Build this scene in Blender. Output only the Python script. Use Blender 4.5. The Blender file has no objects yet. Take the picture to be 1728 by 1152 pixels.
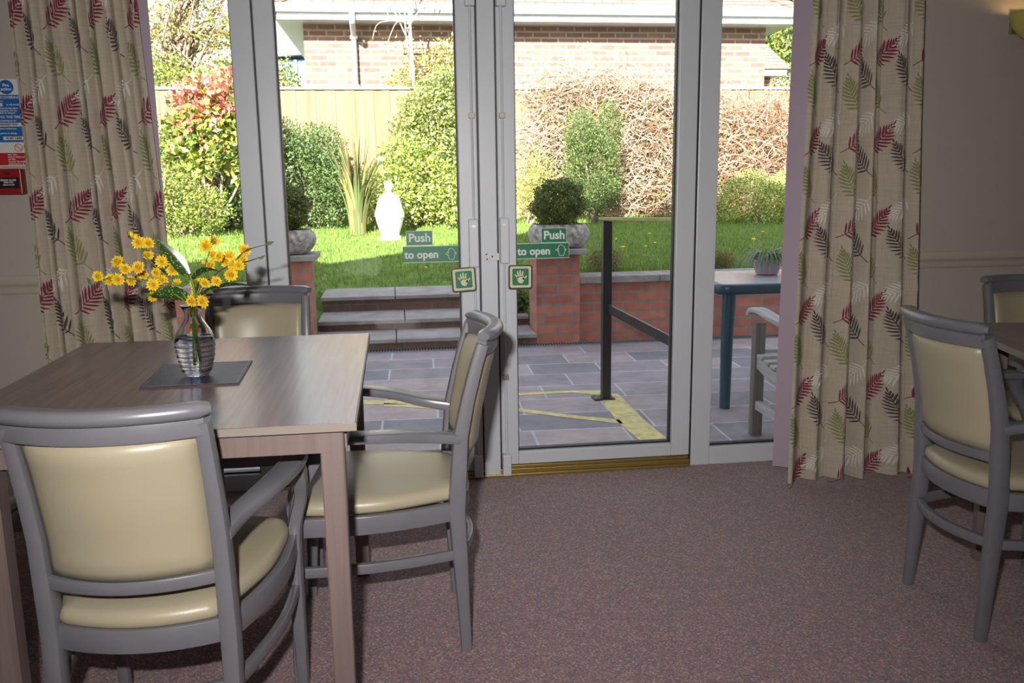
import bpy, math, random
import numpy as np
from mathutils import Vector, Matrix, Quaternion
R = math.radians
PI = math.pi
scene = bpy.context.scene
COL = scene.collection

# ------------------------------------------------------------------ materials
def nt(m):
    m.use_nodes = True
    return m.node_tree.nodes, m.node_tree.links, m.node_tree.nodes['Principled BSDF']

def mat(name, col, rough=0.5, metal=0.0, spec=0.5, var=0.0, vscale=8.0, bump=0.0, bscale=60.0, coat=0.0):
    """plain procedural material; var: value variation by noise, bump: noise bump"""
    m = bpy.data.materials.new(name)
    N, L, p = nt(m)
    p.inputs['Base Color'].default_value = (*col, 1)
    p.inputs['Roughness'].default_value = rough
    p.inputs['Metallic'].default_value = metal
    p.inputs['Specular IOR Level'].default_value = spec
    if coat: p.inputs['Coat Weight'].default_value = coat; p.inputs['Coat Roughness'].default_value = 0.25
    tc = N.new('ShaderNodeTexCoord')
    if var:
        n = N.new('ShaderNodeTexNoise'); n.inputs['Scale'].default_value = vscale; n.inputs['Detail'].default_value = 5
        L.new(tc.outputs['Object'], n.inputs['Vector'])
        mr = N.new('ShaderNodeMapRange')
        mr.inputs['From Min'].default_value = 0.3; mr.inputs['From Max'].default_value = 0.7
        mr.inputs['To Min'].default_value = 1 - var; mr.inputs['To Max'].default_value = 1 + var
        L.new(n.outputs['Fac'], mr.inputs['Value'])
        h = N.new('ShaderNodeVectorMath'); h.operation = 'SCALE'
        h.inputs[0].default_value = col
        L.new(mr.outputs[0], h.inputs['Scale'])
        L.new(h.outputs[0], p.inputs['Base Color'])
    if bump:
        n = N.new('ShaderNodeTexNoise'); n.inputs['Scale'].default_value = bscale; n.inputs['Detail'].default_value = 4
        L.new(tc.outputs['Object'], n.inputs['Vector'])
        b = N.new('ShaderNodeBump'); b.inputs['Strength'].default_value = bump; b.inputs['Distance'].default_value = 0.01
        L.new(n.outputs['Fac'], b.inputs['Height']); L.new(b.outputs[0], p.inputs['Normal'])
    return m

def leafmat(name, col, trans=0.35, var=0.25, rough=0.45, vscale=3.0):
    m = bpy.data.materials.new(name)
    N, L, p = nt(m)
    p.inputs['Roughness'].default_value = rough
    g = N.new('ShaderNodeNewGeometry')
    n = N.new('ShaderNodeTexNoise'); n.inputs['Scale'].default_value = vscale; n.inputs['Detail'].default_value = 3
    L.new(g.outputs['Position'], n.inputs['Vector'])
    mx = N.new('ShaderNodeMath'); mx.operation = 'ADD'
    L.new(n.outputs['Fac'], mx.inputs[0]); L.new(g.outputs['Random Per Island'], mx.inputs[1])
    mr = N.new('ShaderNodeMapRange'); mr.inputs['From Min'].default_value = 0.3; mr.inputs['From Max'].default_value = 1.6
    mr.inputs['To Min'].default_value = 1 - var; mr.inputs['To Max'].default_value = 1 + var
    L.new(mx.outputs[0], mr.inputs['Value'])
    h = N.new('ShaderNodeVectorMath'); h.operation = 'SCALE'; h.inputs[0].default_value = col
    L.new(mr.outputs[0], h.inputs['Scale']); L.new(h.outputs[0], p.inputs['Base Color'])
    t = N.new('ShaderNodeBsdfTranslucent'); L.new(h.outputs[0], t.inputs['Color'])
    mix = N.new('ShaderNodeMixShader'); mix.inputs[0].default_value = trans
    L.new(p.outputs[0], mix.inputs[1]); L.new(t.outputs[0], mix.inputs[2])
    L.new(mix.outputs[0], N['Material Output'].inputs['Surface'])
    return m

def ramp(N, stops, interp='LINEAR'):
    r = N.new('ShaderNodeValToRGB'); r.color_ramp.interpolation = interp
    e = r.color_ramp.elements
    while len(e) < len(stops): e.new(0.5)
    for i, (p, c) in enumerate(stops): e[i].position = p; e[i].color = (*c, 1)
    return r

def brickmat(name, c1, c2, mort, bw=.225, rh=.075, ms=.009, bump=.4, dark=None):
    m = bpy.data.materials.new(name)
    N, L, p = nt(m); p.inputs['Roughness'].default_value = .85
    tc = N.new('ShaderNodeTexCoord'); s = N.new('ShaderNodeSeparateXYZ'); L.new(tc.outputs['Object'], s.inputs[0])
    a = N.new('ShaderNodeMath'); a.operation = 'ADD'; L.new(s.outputs[0], a.inputs[0]); L.new(s.outputs[1], a.inputs[1])
    c = N.new('ShaderNodeCombineXYZ'); L.new(a.outputs[0], c.inputs[0]); L.new(s.outputs[2], c.inputs[1])
    b = N.new('ShaderNodeTexBrick'); L.new(c.outputs[0], b.inputs['Vector'])
    b.inputs['Scale'].default_value = 1; b.inputs['Brick Width'].default_value = bw; b.inputs['Row Height'].default_value = rh
    b.inputs['Mortar Size'].default_value = ms; b.inputs['Mortar Smooth'].default_value = .1; b.inputs['Bias'].default_value = 0
    b.inputs['Color1'].default_value = (*c1, 1); b.inputs['Color2'].default_value = (*c2, 1); b.inputs['Mortar'].default_value = (*mort, 1)
    n = N.new('ShaderNodeTexNoise'); n.inputs['Scale'].default_value = 14; n.inputs['Detail'].default_value = 6; L.new(tc.outputs['Object'], n.inputs['Vector'])
    mr = N.new('ShaderNodeMapRange'); mr.inputs['To Min'].default_value = .65; mr.inputs['To Max'].default_value = 1.35; L.new(n.outputs['Fac'], mr.inputs['Value'])
    h = N.new('ShaderNodeVectorMath'); h.operation = 'SCALE'; L.new(b.outputs['Color'], h.inputs[0]); L.new(mr.outputs[0], h.inputs['Scale'])
    L.new(h.outputs[0], p.inputs['Base Color'])
    bp = N.new('ShaderNodeBump'); bp.inputs['Strength'].default_value = bump; bp.inputs['Distance'].default_value = .01; bp.invert = True
    L.new(b.outputs['Fac'], bp.inputs['Height']); L.new(bp.outputs[0], p.inputs['Normal'])
    return m

def woodmat(name, ca, cb, rough=.4, axis=1, scale=1.0, spec=.5):
    """grain streaks along an axis of the object"""
    m = bpy.data.materials.new(name)
    N, L, p = nt(m); p.inputs['Roughness'].default_value = rough; p.inputs['Specular IOR Level'].default_value = spec
    tc = N.new('ShaderNodeTexCoord'); mp = N.new('ShaderNodeMapping'); L.new(tc.outputs['Object'], mp.inputs[0])
    sc = [55 * scale] * 3; sc[axis] = 2.2 * scale
    mp.inputs['Scale'].default_value = sc
    n = N.new('ShaderNodeTexNoise'); n.inputs['Scale'].default_value = 1; n.inputs['Detail'].default_value = 6; n.inputs['Distortion'].default_value = .6
    L.new(mp.outputs[0], n.inputs['Vector'])
    r = ramp(N, [(.3, ca), (.72, cb)]); L.new(n.outputs['Fac'], r.inputs[0]); L.new(r.outputs[0], p.inputs['Base Color'])
    b = N.new('ShaderNodeBump'); b.inputs['Strength'].default_value = .08; b.inputs['Distance'].default_value = .003
    L.new(n.outputs['Fac'], b.inputs['Height']); L.new(b.outputs[0], p.inputs['Normal'])
    return m

def glassmat(name, tint=(.93, .955, .95), ior=1.45):
    m = bpy.data.materials.new(name); m.use_nodes = True
    N, L = m.node_tree.nodes, m.node_tree.links
    N.remove(N['Principled BSDF'])
    t = N.new('ShaderNodeBsdfTransparent'); t.inputs[0].default_value = (*tint, 1)
    g = N.new('ShaderNodeBsdfGlossy'); g.inputs['Roughness'].default_value = 0.0
    f = N.new('ShaderNodeFresnel'); f.inputs[0].default_value = ior
    mx = N.new('ShaderNodeMixShader'); L.new(f.outputs[0], mx.inputs[0]); L.new(t.outputs[0], mx.inputs[1]); L.new(g.outputs[0], mx.inputs[2])
    L.new(mx.outputs[0], N['Material Output'].inputs['Surface'])
    return m

M = {}
def carpet():
    m = bpy.data.materials.new('speckled_carpet')
    N, L, p = nt(m); p.inputs['Roughness'].default_value = .95; p.inputs['Specular IOR Level'].default_value = .15
    p.inputs['Sheen Weight'].default_value = .25
    tc = N.new('ShaderNodeTexCoord')
    v = N.new('ShaderNodeTexVoronoi'); v.inputs['Scale'].default_value = 230; L.new(tc.outputs['Object'], v.inputs['Vector'])
    s = N.new('ShaderNodeSeparateColor'); L.new(v.outputs['Color'], s.inputs[0])
    r = ramp(N, [(0, (.30, .145, .14)), (.26, (.165, .11, .14)), (.44, (.32, .21, .195)), (.62, (.20, .145, .185)), (.78, (.41, .29, .27)), (.9, (.145, .135, .185))], 'CONSTANT')
    L.new(s.outputs[0], r.inputs[0])
    n = N.new('ShaderNodeTexNoise'); n.inputs['Scale'].default_value = 25; n.inputs['Detail'].default_value = 4; L.new(tc.outputs['Object'], n.inputs['Vector'])
    mr = N.new('ShaderNodeMapRange'); mr.inputs['To Min'].default_value = .8; mr.inputs['To Max'].default_value = 1.2; L.new(n.outputs['Fac'], mr.inputs['Value'])
    h = N.new('ShaderNodeVectorMath'); h.operation = 'SCALE'; L.new(r.outputs[0], h.inputs[0]); L.new(mr.outputs[0], h.inputs['Scale'])
    L.new(h.outputs[0], p.inputs['Base Color'])
    b = N.new('ShaderNodeBump'); b.inputs['Strength'].default_value = .35; b.inputs['Distance'].default_value = .004
    L.new(v.outputs['Distance'], b.inputs['Height']); L.new(b.outputs[0], p.inputs['Normal'])
    return m
M['carpet'] = carpet()

def paving():
    m = bpy.data.materials.new('riven_paving')
    N, L, p = nt(m); p.inputs['Roughness'].default_value = .7
    tc = N.new('ShaderNodeTexCoord')
    mp = N.new('ShaderNodeMapping'); mp.inputs['Rotation'].default_value = (0, 0, R(1.5)); mp.inputs['Location'].default_value = (.13, .1, 0)
    L.new(tc.outputs['Object'], mp.inputs[0])
    b = N.new('ShaderNodeTexBrick'); L.new(mp.outputs[0], b.inputs['Vector'])
    b.offset = .37; b.squash = 1.5; b.squash_frequency = 3
    b.inputs['Scale'].default_value = 1; b.inputs['Brick Width'].default_value = .46; b.inputs['Row Height'].default_value = .31
    b.inputs['Mortar Size'].default_value = .007; b.inputs['Mortar Smooth'].default_value = .3
    b.inputs['Color1'].default_value = (.16, .155, .18, 1); b.inputs['Color2'].default_value = (.36, .285, .28, 1); b.inputs['Mortar'].default_value = (.40, .40, .43, 1)
    n = N.new('ShaderNodeTexNoise'); n.inputs['Scale'].default_value = 7; n.inputs['Detail'].default_value = 9; n.inputs['Roughness'].default_value = .65; L.new(tc.outputs['Object'], n.inputs['Vector'])
    mr = N.new('ShaderNodeMapRange'); mr.inputs['To Min'].default_value = .45; mr.inputs['To Max'].default_value = 1.5; L.new(n.outputs['Fac'], mr.inputs['Value'])
    h = N.new('ShaderNodeVectorMath'); h.operation = 'SCALE'; L.new(b.outputs['Color'], h.inputs[0]); L.new(mr.outputs[0], h.inputs['Scale'])
    L.new(h.outputs[0], p.inputs['Base Color'])
    bp = N.new('ShaderNodeBump'); bp.inputs['Strength'].default_value = .5; bp.inputs['Distance'].default_value = .01
    L.new(n.outputs['Fac'], bp.inputs['Height']); L.new(bp.outputs[0], p.inputs['Normal'])
    return m
M['paving'] = paving()

def linen():
    m = bpy.data.materials.new('beige_linen')
    N, L, p = nt(m); p.inputs['Roughness'].default_value = .9; p.inputs['Specular IOR Level'].default_value = .2
    tc = N.new('ShaderNodeTexCoord')
    cols = []
    for sc in ((600, 600, 25), (25, 25, 600)):
        mp = N.new('ShaderNodeMapping'); mp.inputs['Scale'].default_value = sc; L.new(tc.outputs['Object'], mp.inputs[0])
        n = N.new('ShaderNodeTexNoise'); n.inputs['Scale'].default_value = .5; n.inputs['Detail'].default_value = 3; L.new(mp.outputs[0], n.inputs['Vector']); cols.append(n)
    a = N.new('ShaderNodeMath'); a.operation = 'ADD'; L.new(cols[0].outputs['Fac'], a.inputs[0]); L.new(cols[1].outputs['Fac'], a.inputs[1])
    mr = N.new('ShaderNodeMapRange'); mr.inputs['From Min'].default_value = .7; mr.inputs['From Max'].default_value = 1.3
    mr.inputs['To Min'].default_value = .86; mr.inputs['To Max'].default_value = 1.12; L.new(a.outputs[0], mr.inputs['Value'])
    h = N.new('ShaderNodeVectorMath'); h.operation = 'SCALE'; h.inputs[0].default_value = (.50, .43, .35); L.new(mr.outputs[0], h.inputs['Scale'])
    L.new(h.outputs[0], p.inputs['Base Color'])
    t = N.new('ShaderNodeBsdfTranslucent'); L.new(h.outputs[0], t.inputs['Color'])
    mix = N.new('ShaderNodeMixShader'); mix.inputs[0].default_value = .06
    L.new(p.outputs[0], mix.inputs[1]); L.new(t.outputs[0], mix.inputs[2]); L.new(mix.outputs[0], N['Material Output'].inputs['Surface'])
    return m
M['linen'] = linen()

def spotleaf():
    m = bpy.data.materials.new('spotted_laurel_leaf')
    N, L, p = nt(m); p.inputs['Roughness'].default_value = .25
    tc = N.new('ShaderNodeTexCoord')
    v = N.new('ShaderNodeTexVoronoi'); v.inputs['Scale'].default_value = 190; L.new(tc.outputs['Object'], v.inputs['Vector'])
    r = ramp(N, [(0, (.45, .42, .05)), (.26, (.30, .33, .04)), (.36, (.025, .07, .02))]); L.new(v.outputs['Distance'], r.inputs[0])
    L.new(r.outputs[0], p.inputs['Base Color'])
    return m
M['spotleaf'] = spotleaf()

M['wall'] = mat('cream_wall_paint', (.47, .44, .385), .8, var=.02, vscale=2, bump=.03, bscale=200)
M['trimw'] = mat('cream_gloss_trim', (.52, .475, .39), .4)
M['ceil'] = mat('white_ceiling', (.75, .74, .71), .9)
M['upvc'] = mat('white_upvc', (.56, .585, .63), .35, var=.02, vscale=3)
M['upvcg'] = mat('white_upvc_hardware', (.60, .62, .66), .3)
M['gasket'] = mat('black_rubber_gasket', (.012, .012, .016), .5)
M['brass'] = mat('brass_threshold', (.48, .35, .12), .35, metal=.85)
M['steel'] = mat('dull_steel', (.35, .34, .32), .4, metal=.9)
M['screw'] = mat('dark_screw', (.08, .08, .09), .4, metal=.7)
M['glass'] = glassmat('window_glass')
M['frame'] = mat('grey_painted_beech', (.155, .152, .172), .30, spec=.5, var=.06, vscale=14, coat=.25)
M['cream'] = mat('cream_faux_leather', (.38, .335, .235), .36, spec=.5, var=.03, vscale=5, bump=.05, bscale=350)
M['ttop'] = woodmat('grey_walnut_laminate', (.125, .085, .072), (.235, .17, .15), .30, 1, 1.6)
_p = M['ttop'].node_tree.nodes['Principled BSDF']; _p.inputs['Coat Weight'].default_value = .5; _p.inputs['Coat Roughness'].default_value = .22
M['tedge'] = mat('pale_edge_band', (.235, .20, .17), .45)
M['tleg'] = woodmat('pinkish_brown_wood', (.155, .112, .105), (.205, .152, .142), .42, 2)
M['mat_'] = mat('dark_blue_leatherette', (.018, .024, .052), .38, bump=.25, bscale=260)
M['stitch'] = mat('dark_red_edge', (.07, .02, .025), .5)
M['yellow'] = leafmat('yellow_petal', (.90, .66, .03), .25, .15, .6)
M['yellowc'] = mat('flower_centre', (.42, .20, .01), .8)
M['stem'] = mat('green_stem', (.10, .20, .03), .5)
M['twig'] = mat('brown_twig', (.07, .045, .03), .7)
M['sgreen'] = mat('sign_green', (.0, .16, .065), .4)
M['swhite'] = mat('sign_white', (.66, .72, .68), .5)
M['sdark'] = mat('sign_brown_border', (.035, .018, .012), .4)
M['slum'] = mat('photoluminescent_cream', (.62, .62, .38), .5)
M['sblue'] = mat('sign_blue', (.01, .14, .46), .4)
M['sred'] = mat('sign_red', (.50, .02, .025), .4)
M['cred'] = mat('call_point_red', (.30, .012, .014), .35)
M['black'] = mat('black_plastic', (.012, .012, .013), .35)
M['white'] = mat('white_paper', (.75, .75, .74), .6)
M['lilac'] = mat('lilac_lining', (.40, .32, .40), .85)
M['fbrown'] = mat('print_brown', (.075, .05, .055), .9)
M['fred'] = mat('print_red', (.20, .022, .045), .9)
M['fgreen'] = mat('print_green', (.23, .25, .095), .9)
M['fwhite'] = mat('print_white', (.66, .63, .56), .9)
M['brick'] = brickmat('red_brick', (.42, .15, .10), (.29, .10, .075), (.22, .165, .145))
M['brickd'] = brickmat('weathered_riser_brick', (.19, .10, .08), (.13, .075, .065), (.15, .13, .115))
M['hbrick'] = brickmat('pale_house_brick', (.165, .085, .065), (.23, .14, .105), (.30, .265, .22), bw=.235, rh=.079, ms=.012)
M['cap'] = mat('grey_coping_stone', (.25, .225, .215), .85, var=.3, vscale=9, bump=.4, bscale=40)
M['slab'] = mat('grey_step_slab', (.265, .24, .235), .8, var=.22, vscale=6, bump=.4, bscale=30)
M['drain'] = mat('galvanised_drain', (.22, .23, .25), .5, metal=.3)
M['pslot'] = mat('drain_slot', (.01, .01, .01), .8)
M['paint'] = mat('yellow_line_paint', (.55, .46, .19), .75, var=.25, vscale=25, bump=.2)
M['rail'] = mat('black_handrail_paint', (.018, .014, .016), .4, var=.2, vscale=8)
M['railtop'] = mat('worn_yellow_rail_paint', (.30, .26, .10), .5, var=.2, vscale=12)
M['gtable'] = mat('dark_teal_plastic', (.022, .055, .085), .35)
M['gtop'] = mat('faded_table_top', (.33, .31, .33), .32, var=.12, vscale=10)
M['teak'] = woodmat('weathered_teak', (.26, .25, .25), (.42, .40, .39), .7, 1)
M['teakd'] = woodmat('weathered_teak_leg', (.10, .085, .08), (.19, .17, .155), .8, 2)
M['pot'] = mat('lilac_glazed_pot', (.40, .28, .38), .35)
M['stone'] = mat('carved_stone', (.34, .31, .29), .9, var=.6, vscale=26, bump=1.0, bscale=45)
M['statue'] = mat('white_statue_stone', (.86, .85, .82), .8, var=.05, bump=.3, bscale=60)
M['fence'] = woodmat('pale_fence_board', (.17, .10, .06), (.25, .165, .105), .85, 2, .35)
M['fcap'] = mat('fence_capping', (.34, .28, .22), .85)
M['gutter'] = mat('white_gutter_plastic', (.5, .5, .5), .35)
M['soffit'] = mat('white_soffit', (.62, .66, .72), .5)
M['bluef'] = mat('blue_window_frame', (.12, .30, .55), .5)
M['soil'] = mat('dark_soil', (.06, .045, .03), .95, var=.4, vscale=20, bump=.5)
M['bark'] = mat('tree_bark', (.20, .15, .12), .9, var=.3, vscale=12, bump=.5)
M['palebark'] = mat('pale_sapling_bark', (.62, .52, .42), .85, var=.15)
M['render'] = mat('own_house_render', (.5, .47, .42), .9)
M['lampglass'] = mat('amber_lamp_glass', (.55, .50, .12), .25)
M['ext'] = mat('lamp_metal', (.5, .4, .25), .3, metal=.8)

def rooftile():
    m = bpy.data.materials.new('terracotta_roof_tile')
    N, L, p = nt(m); p.inputs['Roughness'].default_value = .85
    tc = N.new('ShaderNodeTexCoord'); s = N.new('ShaderNodeSeparateXYZ'); L.new(tc.outputs['Object'], s.inputs[0])
    c = N.new('ShaderNodeCombineXYZ'); L.new(s.outputs[0], c.inputs[0]); L.new(s.outputs[2], c.inputs[1])
    b = N.new('ShaderNodeTexBrick'); L.new(c.outputs[0], b.inputs['Vector'])
    b.inputs['Scale'].default_value = 1; b.inputs['Brick Width'].default_value = .27; b.inputs['Row Height'].default_value = .065; b.inputs['Mortar Size'].default_value = .006
    b.inputs['Color1'].default_value = (.20, .125, .10, 1); b.inputs['Color2'].default_value = (.24, .165, .13, 1); b.inputs['Mortar'].default_value = (.11, .045, .035, 1)
    L.new(b.outputs['Color'], p.inputs['Base Color'])
    bp = N.new('ShaderNodeBump'); bp.invert = True; bp.inputs['Strength'].default_value = .6; bp.inputs['Distance'].default_value = .02
    L.new(b.outputs['Fac'], bp.inputs['Height']); L.new(bp.outputs[0], p.inputs['Normal'])
    return m
M['roof'] = rooftile()

def lawnmat():
    m = bpy.data.materials.new('lawn_turf')
    N, L, p = nt(m); p.inputs['Roughness'].default_value = .9; p.inputs['Specular IOR Level'].default_value = .2
    tc = N.new('ShaderNodeTexCoord')
    n = N.new('ShaderNodeTexNoise'); n.inputs['Scale'].default_value = 5; n.inputs['Detail'].default_value = 12; n.inputs['Roughness'].default_value = .75
    L.new(tc.outputs['Object'], n.inputs['Vector'])
    r = ramp(N, [(.3, (.06, .10, .018)), (.5, (.11, .18, .035)), (.72, (.19, .27, .06))]); L.new(n.outputs['Fac'], r.inputs[0])
    L.new(r.outputs[0], p.inputs['Base Color'])
    return m
M['lawn'] = lawnmat()
M['blade'] = leafmat('grass_blade', (.17, .25, .045), .3, .4, .6, 6)

# ------------------------------------------------------------------ mesh builder
class MB:
    def __init__(s): s.v = []; s.f = []; s.m = []
    def add(s, vs, fs, mi=0):
        o = len(s.v); s.v += [tuple(x) for x in vs]; s.f += [tuple(i + o for i in f) for f in fs]; s.m += [mi] * len(fs)
    def box(s, x0, x1, y0, y1, z0, z1, mi=0, rot=None):
        vs = [(x0,y0,z0),(x1,y0,z0),(x1,y1,z0),(x0,y1,z0),(x0,y0,z1),(x1,y0,z1),(x1,y1,z1),(x0,y1,z1)]
        if rot is not None: vs = [tuple(rot @ Vector(v)) for v in vs]
        s.add(vs, [(0,3,2,1),(4,5,6,7),(0,1,5,4),(1,2,6,5),(2,3,7,6),(3,0,4,7)], mi); return s
    def sweep(s, pts, ws, hs, side=None, mi=0, n=3, rr=.3):
        """rounded-rectangle section swept along pts. ws: width along `side`, hs: other"""
        k = len(pts); P = [Vector(p) for p in pts]
        ws = ws if isinstance(ws, (list, tuple)) else [ws] * k
        hs = hs if isinstance(hs, (list, tuple)) else [hs] * k
        side = Vector(side or (0, 0, 1)); rings = []
        for i in range(k):
            t = (P[min(i+1, k-1)] - P[max(i-1, 0)]).normalized()
            a = (side - t * side.dot(t)).normalized(); b = t.cross(a)
            w, h = ws[i] / 2, hs[i] / 2; r = min(w, h) * 2 * rr; r = min(r, w * .98, h * .98)
            ring = []
            for q, (sx, sy) in enumerate([(1, 1), (-1, 1), (-1, -1), (1, -1)]):
                for j in range(n):
                    an = PI / 2 * (q + j / (n - 1))
                    ring.append(P[i] + a * (sx * (w - r) + r * math.cos(an)) + b * (sy * (h - r) + r * math.sin(an)))
            rings.append(ring)
        m = len(rings[0]); vs = [p for r_ in rings for p in r_]; fs = []
        for i in range(k - 1):
            for j in range(m):
                fs.append((i*m+j, i*m+(j+1) % m, (i+1)*m+(j+1) % m, (i+1)*m+j))
        fs.append(tuple(reversed(range(m)))); fs.append(tuple((k-1)*m+j for j in range(m)))
        s.add(vs, fs, mi); return s
    def tube(s, pts, r, n=6, mi=0):
        k = len(pts); P = [Vector(p) for p in pts]; rs = r if isinstance(r, (list, tuple)) else [r] * k; vs = []
        for i in range(k):
            t = (P[min(i+1, k-1)] - P[max(i-1, 0)]).normalized()
            a = t.orthogonal().normalized() if i == 0 else (a - t * a.dot(t)).normalized()
            b = t.cross(a)
            for j in range(n):
                an = 2 * PI * j / n; vs.append(P[i] + (a * math.cos(an) + b * math.sin(an)) * rs[i])
        fs = [(i*n+j, i*n+(j+1) % n, (i+1)*n+(j+1) % n, (i+1)*n+j) for i in range(k-1) for j in range(n)]
        fs.append(tuple(reversed(range(n)))); fs.append(tuple((k-1)*n+j for j in range(n)))
        s.add(vs, fs, mi); return s
    def lathe(s, prof, c=(0, 0, 0), n=32, mi=0, sx=1, sy=1, fn=None):
        vs = []; k = len(prof)
        for i, (r, z) in enumerate(prof):
            for j in range(n):
                an = 2 * PI * j / n; q = fn(an, i, r) if fn else r
                vs.append((c[0] + sx*q*math.cos(an), c[1] + sy*q*math.sin(an), c[2] + z))
        fs = [(i*n+j, i*n+(j+1) % n, (i+1)*n+(j+1) % n, (i+1)*n+j) for i in range(k-1) for j in range(n)]
        if prof[0][0] > 1e-6: fs.append(tuple(reversed(range(n))))
        if prof[-1][0] > 1e-6: fs.append(tuple((k-1)*n+j for j in range(n)))
        s.add(vs, fs, mi); return s
    def poly(s, pts, y0, y1, mi=0):
        """outline in x,z extruded from y0 to y1"""
        n = len(pts)
        s.add([(p[0], y0, p[1]) for p in pts] + [(p[0], y1, p[1]) for p in pts],
              [tuple(range(n)), tuple(reversed(range(n, 2*n)))] + [(i, i+n, (i+1) % n+n, (i+1) % n) for i in range(n)], mi); return s
    def build(s, name, mats, parent=None, smooth=False, bevel=0, loc=None, recalc=True):
        me = bpy.data.meshes.new(name); me.from_pydata(s.v, [], s.f)
        mats = mats if isinstance(mats, (list, tuple)) else [mats]
        for m_ in mats: me.materials.append(m_)
        if len(mats) > 1: me.polygons.foreach_set('material_index', s.m)
        if recalc:
            import bmesh
            bm = bmesh.new(); bm.from_mesh(me); bmesh.ops.recalc_face_normals(bm, faces=bm.faces); bm.to_mesh(me); bm.free()
        if smooth:
            me.polygons.foreach_set('use_smooth', [True] * len(me.polygons))
        me.update()
        o = bpy.data.objects.new(name, me); COL.objects.link(o)
        if smooth and smooth != 'all':
            me.set_sharp_from_angle(angle=R(40))
        if bevel:
            b = o.modifiers.new('bevel', 'BEVEL'); b.width = bevel; b.segments = 2; b.limit_method = 'ANGLE'; b.angle_limit = R(40)
        if parent: o.parent = parent
        if loc: o.location = loc
        return o

def tag(o, label=None, cat=None, group=None, kind=None):
    if label: o['label'] = label
    if cat: o['category'] = cat
    if group: o['group'] = group
    if kind: o['kind'] = kind
    return o
def struct(o): o['kind'] = 'structure'; return o
def empty(name, loc=(0, 0, 0), rz=0):
    o = bpy.data.objects.new(name, None); COL.objects.link(o); o.location = loc; o.rotation_euler = (0, 0, rz)
    o.empty_display_size = .1; return o
def kids(o): return [c for c in bpy.data.objects if c.parent == o]
def copy_tree(o, parent=None):
    c = o.copy(); COL.objects.link(c); c.parent = parent
    for k_ in kids(o): copy_tree(k_, c)
    return c
def spline(pts, n=6):
    """Catmull-Rom through pts"""
    P = [Vector(p) for p in pts]; out = []
    for i in range(len(P) - 1):
        p0 = P[max(i-1, 0)]; p1 = P[i]; p2 = P[i+1]; p3 = P[min(i+2, len(P)-1)]
        for j in range(n):
            t = j / n
            out.append(.5 * ((2*p1) + (p2-p0)*t + (2*p0-5*p1+4*p2-p3)*t*t + (3*p1-p0-3*p2+p3)*t**3))
    out.append(P[-1]); return out
def lerps(vals, n):
    k = len(vals) - 1; out = []
    for i in range(n):
        t = i / (n - 1) * k; j = min(int(t), k - 1); out.append(vals[j] + (vals[j+1] - vals[j]) * (t - j))
    return out
def text_mesh(body, size, x, y, z, m_, parent, name='lettering', align='LEFT', off=0, ext=.0006, sx=1, roll=0):
    c = bpy.data.curves.new('t', 'FONT'); c.body = body; c.size = size; c.align_x = align; c.align_y = 'CENTER'
    c.offset = off; c.extrude = ext; c.resolution_u = 3
    t = bpy.data.objects.new('t', c); COL.objects.link(t)
    bpy.context.view_layer.update()
    me = bpy.data.meshes.new_from_object(t.evaluated_get(bpy.context.evaluated_depsgraph_get()))
    bpy.data.objects.remove(t); me.materials.clear(); me.materials.append(m_)
    me.transform(Matrix.Rotation(roll, 4, 'Y') @ Matrix.Rotation(PI/2, 4, 'X') @ Matrix.Diagonal((sx, 1, 1, 1)))
    o = bpy.data.objects.new(name, me); COL.objects.link(o); o.location = (x, y, z); o.parent = parent
    return o

# ------------------------------------------------------------------ room shell
OX0, OX1, OZ = -1.20, 2.04, 2.14       # opening in the garden wall
RX0, RX1, RY, CZ = -2.4, 3.7, -5.6, 2.5
struct(MB().box(RX0, RX1, RY, .12, -.12, 0).build('floor', M['carpet']))
struct(MB().box(RX0 - .2, RX1 + .2, RY - .2, .3, CZ, CZ + .1).build('ceiling', M['ceil']))
w = MB(); w.box(RX0 - .2, OX0, 0, .3, -.12, CZ); w.box(OX1, RX1 + .2, 0, .3, -.12, CZ); w.box(OX0, OX1, 0, .3, OZ, CZ)
struct(w.build('wall_back', M['wall']))
struct(MB().box(RX0 - .2, RX0, RY - .2, 0, -.12, CZ).build('wall_left', M['wall']))
struct(MB().box(RX1, RX1 + .2, RY - .2, 0, -.12, CZ).build('wall_right', M['wall']))
struct(MB().box(RX0, RX1, RY - .2, RY, -.12, CZ).build('wall_front', M['wall']))
# own house above the room: gable and roof, which shade the patio
RXc, RZc, SL = 1.2, 5.44, .54
g = MB(); g.poly([(-3.9, CZ + .1), (6.3, CZ + .1), (RXc, RZc - .12)], .0, .3)
struct(g.build('wall_gable', M['render']))
g = MB()
for s_ in (-1, 1):
    xe = RXc + s_ * 5.4; ze = RZc - 5.4 * SL
    g.poly([(RXc, RZc - .12), (RXc, RZc), (xe, ze), (xe, ze - .12)], -7, .42)
struct(g.build('ceiling_roof', M['roof']))

def dado(name, x0, x1):
    g = MB()
    g.poly([(0, 0)] * 0 or [], 0, 0) if False else None
    prof = [(0, .795), (-.010, .797), (-.016, .806), (-.016, .814), (-.009, .820), (-.014, .826), (-.020, .834), (-.012, .842), (-.008, .852), (-.004, .862), (0, .864)]
    vs = []; n = len(prof)
    for x in (x0, x1): vs += [(x, p[0], p[1]) for p in prof]
    g.add(vs, [(i, i+1, n+i+1, n+i) for i in range(n-1)] + [tuple(range(n)), tuple(range(2*n-1, n-1, -1))])
    return struct(g.build(name, M['trimw'], smooth=True))
dado('trim_1', RX0, OX0 - .0); dado('trim_2', OX1 + .0, RX1)
for nm, a, b in (('baseboard_left', RX0, OX0), ('baseboard_right', OX1, RX1)):
    struct(MB().box(a, b, -.016, 0, 0, .11).build(nm, M['trimw'], bevel=.006))

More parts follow.
